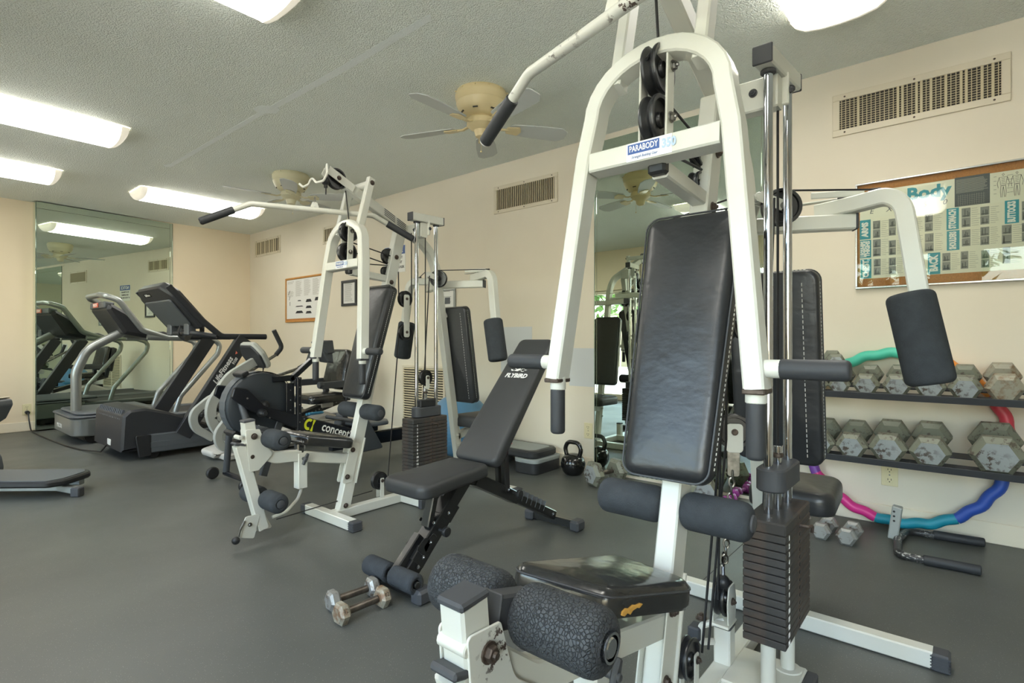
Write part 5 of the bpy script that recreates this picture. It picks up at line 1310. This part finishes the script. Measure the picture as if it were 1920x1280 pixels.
b = B(); b.prism(rpoly([(1.462, 1.35), (1.458, 1.285), (1.50, 1.275), (1.56, 1.335)], .012), T(0, 6.92, 0), X, Z, .52, .012); obj('console_visor', b, 'tread_grey', co)
b = B(); b.box(T(1.452, 6.66, 1.315), (.012, .16, .045), None, .008); lo = obj('logo_plate', b, 'led_red', co)
text('lettering', 'PRECOR', .036, T(1.4455, 6.66, 1.315), -Y, Z, 'print_white', co, .0004, bold=.0008)
b = B(); b.tube([T(2.05, 6.42, 1.0), T(2.0, 6.5, 1.04), T(2.0, 6.82, 1.04), T(2.05, 6.9, 1.0)], .022, 12, .06); obj('pulse_bar', b, 'black_plastic', t)
# power cord
t = thing('power_cord', 'black power cord from the wall outlet to the treadmills, lying on the floor', 'cord', (1.1, 7.0, 0))
b = B(); b.tube([(-.025, .62, .20), (-.025, .58, .20), (-.02, .565, .12), (-.01, .53, .012), (.0, .15, .008), (.02, -.30, .008), (.045, -.75, .008), (.09, -1.08, .008), (.145, -1.45, .03), (.158, -1.575, .105)], .0065, 8, .06); obj('cable', b, 'black_plastic', t)
b = B(); b.cyl((-.025, .651, .202), (-.025, .60, .200), .020, 14, .004); obj('plug', b, 'black_plastic', t)

# ------------------------------------------------------------------ recumbent bike
t = thing('exercise_bike', 'grey recumbent exercise bike with curved frame and black seat, behind the rower', 'exercise bike', (2.3, 4.7, 0))
def T(x, y, z): return V((x - 2.3, y - 4.7, z))
b = B(); b.prism(rpoly([(1.76, .02), (1.74, .07), (1.86, .10), (2.2, .15), (2.75, .30), (3.05, .18), (3.2, .06), (3.2, .02)], [.02, .04, .06, .1, .1, .08, .03, .01]), T(0, 4.83, 0), X, Z, .26, .03); obj('body_shroud', b, 'bike_shroud', t)
obj('console_mast', B().rtube([T(2.17, 4.70, .80), T(1.93, 4.70, .665), T(1.765, 4.70, .42), T(1.81, 4.70, .24), T(1.95, 4.70, .12)], .05, .075, Y, .26, seg=9), 'bike_frame', t)
obj('front_loop', B().rtube([T(2.05, 4.585, .42), T(1.90, 4.585, .36), T(1.79, 4.585, .22), T(1.80, 4.585, .12), T(1.90, 4.585, .06), T(2.08, 4.585, .05)], .045, .06, Y, .10, seg=7), 'bike_frame', t)
obj('front_loop', B().rtube([T(2.05, 4.86, .50), T(1.85, 4.86, .48), T(1.70, 4.86, .36), T(1.72, 4.86, .24), T(1.86, 4.86, .14)], .045, .06, Y, .12, seg=7), 'bike_frame', t)
b = B(); b.rtube([T(1.86, 4.70, .57), T(2.20, 4.70, .50)], .05, .06); b.rtube([T(1.82, 4.70, .35), T(2.10, 4.70, .16)], .05, .06); obj('frame_brace', b, 'bike_frame', t)
for yy, xx, zz in ((4.56, 1.98, .14), (4.86, 1.86, .36)):
    b = B(); b.prism(rpoly([(-.11, -.045), (.10, -.05), (.11, .05), (-.11, .045)], .02), T(xx, yy, zz), V((.9, 0, .25)), Y, .03, .008); b.tube([T(xx, yy, zz), T(2.0, 4.70, .24)], .014, 8); obj('pedal', b, 'black_plastic', t)
nd = V((.36, 0, .93)).normalized() * -1
co_u, co_v = -Y, V((-.52, 0, .85)).normalized()
b = B(); b.prism(rpoly([(-.15, -.10), (.15, -.10), (.185, .05), (.12, .15), (-.12, .15), (-.185, .05)], .05, 6), T(2.175, 4.70, .83), co_u, co_v, .05, .014); c_ = obj('console', b, 'bike_frame', t)
b = B(); b.prism(rpoly([(-.14, -.09), (.14, -.09), (.172, .045), (.112, .138), (-.112, .138), (-.172, .045)], .05, 6), T(2.175, 4.70, .83) + co_u.cross(co_v) * .034, co_u, co_v, .028, .010); b.box(T(2.165, 4.70, .81), (.08, .10, .12), Matrix.Rotation(-.5, 3, 'Y'), .01); obj('console_back', b, 'tread_black', c_)
b = B(); b.tube([T(2.19, 4.66, .74), T(2.20, 4.66, .60)], .004, 6); b.tube([T(2.24, 4.74, .74), T(2.21, 4.73, .62)], .004, 6); obj('sensor_cable', b, 'cable', c_)
for yy, pts in ((4.93, [(2.16, .66), (2.44, .83), (2.50, .90), (2.42, 1.06)]), (4.47, [(2.14, .64), (2.42, .72), (2.50, .76), (2.55, .90)])):
    P_ = [T(x, yy - (.0 if k else .0) , z) for k, (x, z) in enumerate(pts)]
    obj('handlebar', B().tube([T(2.10, 4.70, .62), P_[0]] + [P_[1]], .014, 10, .05), 'steel', t); obj('hand_grip', B().tube([P_[1] + (P_[0] - P_[1]).normalized() * .0] + P_[2:], .021, 12, .05), 'grip', t)
b = B(); b.cushion(rpoly([(-.19, -.01), (.19, -.01), (.17, .38), (-.17, .38)], .06, 6), T(2.93, 4.70, .50), -Y, V((.22, 0, .97)), .06, .028, .008); sb = obj('seat_back', b, 'worn_vinyl', t, 60)
b = B(); b.cushion(rpoly([(-.19, -.20), (.22, -.17), (.22, .17), (-.19, .20)], .07, 6), T(2.75, 4.70, .385), V((1, 0, .02)), Y, .075, .032, .006); obj('seat', b, 'worn_vinyl', t, 60)
b = B(); b.prism(rpoly([(2.97, .50), (3.03, .46), (3.10, .84), (3.03, .87)], .02), T(0, 4.88, 0), X, Z, .36, .02); obj('seat_shell', b, 'black_plastic', t)
for yy in (4.46, 4.94): 
    b = B(); b.rtube([T(2.62, yy, .555), T(2.96, yy, .56)], .05, .06); b.rtube([T(2.94, yy, .55), T(2.94, 4.70 + (yy - 4.70) * .7, .40)], .04, .05); b.cyl(T(2.60, yy, .56), T(2.64, yy, .56), .03, 14); obj('seat_handle', b, 'dark_plastic', t)
b = B(); b.rtube([T(2.30, 4.70, .20), T(3.02, 4.70, .40)], .09, .06); sr = obj('seat_rail', b, 'black_steel', t)
b = B()
for k in range(16): b.cyl(T(2.36 + k * .036, 4.654, .217 + k * .010), T(2.36 + k * .036, 4.651, .217 + k * .010), .008, 8, .0003)
obj('rail_hole', b, 'steel', sr)
b = B(); b.rtube([T(2.80, 4.70, .33), T(2.80, 4.70, .40)], .12, .12); b.box(T(3.15, 4.70, .05), (.10, .50, .06), None, .01); b.box(T(1.85, 4.70, .03), (.08, .44, .05), None, .01); obj('floor_stand', b, 'bike_shroud', t)
obj('bottle_tray', B().tube([T(2.52, 4.53, .30), T(2.66, 4.53, .30), T(2.66, 4.48, .31), T(2.52, 4.48, .31)], .012, 8, .02, closed=False), 'hose_blue', t)

# ------------------------------------------------------------------ rower
t = thing('rowing_machine', 'black rowing machine with a big round flywheel and yellow and white beam lettering', 'rower', (2.1, 3.75, 0))
def T(x, y, z): return V((x - 2.1, y - 3.75, z))
RB = 'rower_black'; fc = (1.735, .515)
b = B(); b.lathe([(0, -.072), (.10, -.076), (.196, -.070), (.222, -.055), (.228, -.02), (.228, .02), (.222, .055), (.196, .070), (.10, .076), (0, .072)], T(fc[0], 3.76, fc[1]), -Y, 48); fw = obj('flywheel_cage', b, 'flywheel_black', t, 40)
b = B()
for k in range(13):
    a = R(92 + k * 13); b.rtube([T(fc[0] + .2315 * math.cos(a), 3.78, fc[1] + .2315 * math.sin(a)), T(fc[0] + .2315 * math.cos(a + R(13.5)), 3.78, fc[1] + .2315 * math.sin(a + R(13.5)))], .085, .006)
obj('perforated_band', b, 'tread_grey', fw)
b = B()
for k in range(5): b.tube([T(fc[0] + (.232) * math.cos(R(20 + j * 9)), 3.70 + k * .03, fc[1] + .232 * math.sin(R(20 + j * 9))) for j in range(10)], .0025, 5)
for an in (118, 225): b.box(T(fc[0] + .25 * math.cos(R(an)), 3.76, fc[1] + .25 * math.sin(R(an))), (.05, .15, .03), Matrix.Rotation(-R(an - 90), 3, 'Y'), .006)
obj('cage_wire', b, 'black_plastic', fw)
b = B(); b.lathe([(.035, 0), (.035, .02), (.026, .035), (.012, .045), (0, .045)], T(fc[0], 3.68, fc[1]), -Y, 20); b.lathe([(.028, 0), (.028, .03), (.02, .05), (0, .052)], T(1.69, 3.622, .475), -Y, 20); b.lathe([(.018, 0), (.014, .016), (0, .018)], T(1.69, 3.57, .475), -Y, 16); obj('hub', b, 'black_plastic', fw)
bd = (T(2.42, 0, .165) - T(1.535, 0, .60)).normalized(); bn = V((-bd.z, 0, bd.x))
for yy in (3.635, 3.905):
    b = B(); b.prism(rpoly([(1.50, .59), (1.52, .66), (1.60, .645), (1.72, .515), (2.42, .275), (2.46, .16), (2.34, .145), (1.62, .495)], [.02, .02, .04, .10, .02, .02, .04, .05]), T(0, yy + .0125, 0), X, Z, .025, .006); bp_ = obj('side_beam', b, RB, t)
    if yy < 3.7: beam = bp_
b = B()
for sg in (-1,): 
    c0 = T(2.085, 3.6195, .338); u_ = V((.93, 0, -.36)).normalized(); v_ = V((.36, 0, .93)).normalized()
text('lettering', 'concept2', .092, c0 + u_ * .195 + v_ * .012, u_, v_, 'print_white', beam, .0006, bold=.0014, sx=.82)
b = B(); oq = c0 - u_ * .055
b.prism([(.0 + .035 * math.cos(R(a)), .042 * math.sin(R(a))) for a in range(60, 301, 20)] + [(.0 + .018 * math.cos(R(a)), .022 * math.sin(R(a))) for a in range(300, 59, -20)], oq, u_, v_, .001, 0)
b.prism([(.024, -.042), (.044, -.042), (.036, 0), (.044, .042), (.024, .042), (.030, 0)], oq, u_, v_, .001, 0); obj('logo', b, 'yellow_print', beam)
text('lettering', '15-02', .042, T(1.66, 3.672, .372), X, Z, 'white_mark', fw, .0004); text('lettering', 'FIT', .042, T(1.69, 3.676, .325), X, Z, 'white_mark', fw, .0004)
up_ = obj('monitor_post', B().box(T(1.965, 3.635, .49), (.032, .03, .42), None, .003).box(T(1.915, 3.665, .55), (.06, .02, .22), None, .003), RB, t)
b = B()
for k in range(7): b.cyl(T(1.965, 3.622, .32 + k * .062), T(1.965, 3.616, .32 + k * .062), .005, 8)
for k in range(3): b.cyl(T(1.915, 3.657, .47 + k * .07), T(1.915, 3.651, .47 + k * .07), .005, 8)
for x, z in ((1.60, .58), (1.75, .435), (2.0, .31), (2.0, .40)): b.cyl(T(x, 3.625, z), T(x, 3.617, z), .006, 8)
obj('rivet', b, 'steel', up_)
b = B(); b.rtube([T(1.955, 3.70, .695), T(1.80, 3.70, .690)], .045, .04); b.rtube([T(1.935, 3.70, .68), T(2.205, 3.70, .905)], .045, .035); obj('monitor_arm', b, RB, t)
b = B(); b.prism(rpoly([(2.13, .955), (2.235, .965), (2.25, .87), (2.19, .86)], .008), T(0, 3.775, 0), X, Z, .15, .008); b.prism(rpoly([(2.15, .885), (2.24, .88), (2.25, .79), (2.20, .80)], .008), T(0, 3.76, 0), X, Z, .12, .008); obj('monitor', b, 'dark_plastic', t)
for y0, y1 in ((3.69, 3.56), (3.81, 3.95)):
    b = B(); b.tube([T(1.585, y0, .56), T(1.60, (y0 + y1) / 2, .42), T(1.60, y1, .05), T(1.60, y1, .045)], .022, 12, .06); obj('front_leg', b, 'dark_plastic', t)
b = B(); b.tube([T(1.60, 3.54, .035), T(1.60, 3.97, .035)], .018, 10); b.tube([T(1.60, 3.56, .04), T(1.53, 3.50, .04)], .012, 8); obj('foot_bar', b, RB, t)
for yy in (3.49, 4.0): obj('transport_wheel', B().cyl(T(1.53, yy - .015, .043), T(1.53, yy + .015, .043), .042, 18, .008), 'black_plastic', t)
b = B(); b.rtube([T(1.86, 3.70, .40), T(1.72, 3.66, .04)], .03, .05); obj('rear_strut', b, 'dark_plastic', t)
b = B(); b.rtube([T(2.30, 3.77, .155), T(3.36, 3.77, .150)], .055, .10); obj('monorail', b, RB, t)
b = B(); b.rtube([T(2.30, 3.77, .208), T(3.36, 3.77, .203)], .03, .006); obj('slide_track', b, 'steel', t)
for yy in (3.63, 3.92):
    b = B(); b.prism(rpoly([(2.47, .36), (2.50, .37), (2.66, .10), (2.40, .09)], .012), T(0, yy + .05, 0), X, Z, .10, .006); obj('foot_plate', b, 'dark_plastic', t)
b = B(); b.cushion(rpoly([(-.14, -.17), (.10, -.16), (.16, -.07), (.16, .07), (.10, .16), (-.14, .17)], .04, 6), T(2.63, 3.77, .275), X, Y, .035, .016, .006); se = obj('seat', b, 'tread_grey', t, 60)
b = B(); b.box(T(2.63, 3.77, .245), (.16, .10, .06), None, .008); obj('seat_carriage', b, 'black_plastic', t)
b = B(); b.tube([T(2.38, 3.58, .345), T(2.42, 3.77, .335), T(2.38, 3.96, .345)], .016, 10, .04); obj('pull_handle', b, 'grip', t)
b = B(); b.tube([T(1.98, 3.77, .36), T(2.42, 3.77, .335)], .004, 6); obj('chain', b, 'steel', t)
b = B(); b.box(T(3.30, 3.77, .05), (.06, .40, .05), None, .01); b.box(T(3.30, 3.77, .09), (.05, .05, .08)); obj('rear_foot', b, 'dark_plastic', t)

# ------------------------------------------------------------------ elliptical at the left edge
t = thing('elliptical_trainer', 'grey elliptical machine cut off by the left picture edge, with a padded deck', 'exercise machine', (.45, 4.0, 0), 0)
ang = math.atan2(-.766 + .03 * .643, .643 + .03 * .766)
t.rotation_euler = (0, 0, ang); t.location = (.842, 4.17, 0)      # local X points along the deck towards its free end
b = B(); b.prism(rpoly([(-1.15, -.17), (.04, -.17), (.10, -.10), (.10, .10), (.04, .17), (-1.15, .17)], [.02, .05, .05, .05, .05, .02], 5), (-.18, .08, .073), X, Y, .038, .010); obj('deck_edge', b, 'black_plastic', t)
b = B(); b.prism(rpoly([(-1.13, -.155), (.02, -.155), (.07, -.09), (.07, .09), (.02, .155), (-1.13, .155)], .03, 5), (-.18, .08, .1095), X, Y, .006, .002); obj('deck_pad', b, 'tread_grey', t)
b = B(); b.rtube([(-1.1, .03, .050), (-.16, .03, .050), (-.04, .005, .036)], .04, .045, Z, .05); b.rtube([(-1.1, .17, .050), (-.13, .17, .050)], .04, .045, Z); obj('deck_frame', b, 'silver_light', t)
obj('frame_foot', B().box((-.03, .0, .028), (.055, .05, .056), None, .006), 'rubber_cap', t)
b = B(); b.prism(rpoly([(-1.4, .05), (-.80, .01), (-.74, .07), (-.76, .17), (-.86, .26), (-1.4, .62)], .06, 6), (-.10, .45, 0), X, Z, .30, .03); obj('drive_shroud', b, 'tread_grey', t)
b = B(); b.prism(rpoly([(-1.05, .50), (-.50, .60), (-.405, .635), (-.395, .59), (-.44, .50), (-.50, .46), (-.52, .42), (-.64, .38), (-1.05, .34)], [.02, .03, .02, .03, .02, .02, .02, .04, .02]), (-.235, .26, -.05), X, Z, .16, .014); fp = obj('foot_pedal', b, 'tread_grey', t)
b = B(); b.prism(rpoly([(-1.05, .53), (-.50, .625), (-.42, .645), (-.42, .635), (-.50, .605), (-1.05, .515)], .004), (-.235, .255, -.05), X, Z, .15, .002); obj('pedal_tread', b, 'trim_paint', fp)
b = B(); b.prism(rpoly([(-1.0, .47), (-.48, .585), (-.44, .565), (-.50, .52), (-1.0, .44)], .008), (-.235, .102, -.05), X, Z, .004, .001); obj('pedal_inset', b, 'black_plastic', fp)
b = B(); b.rtube([(-1.05, .22, .42), (-1.25, .3, .40)], .05, .05, Z); obj('pedal_arm', b, 'silver_light', t)

split_pieces()
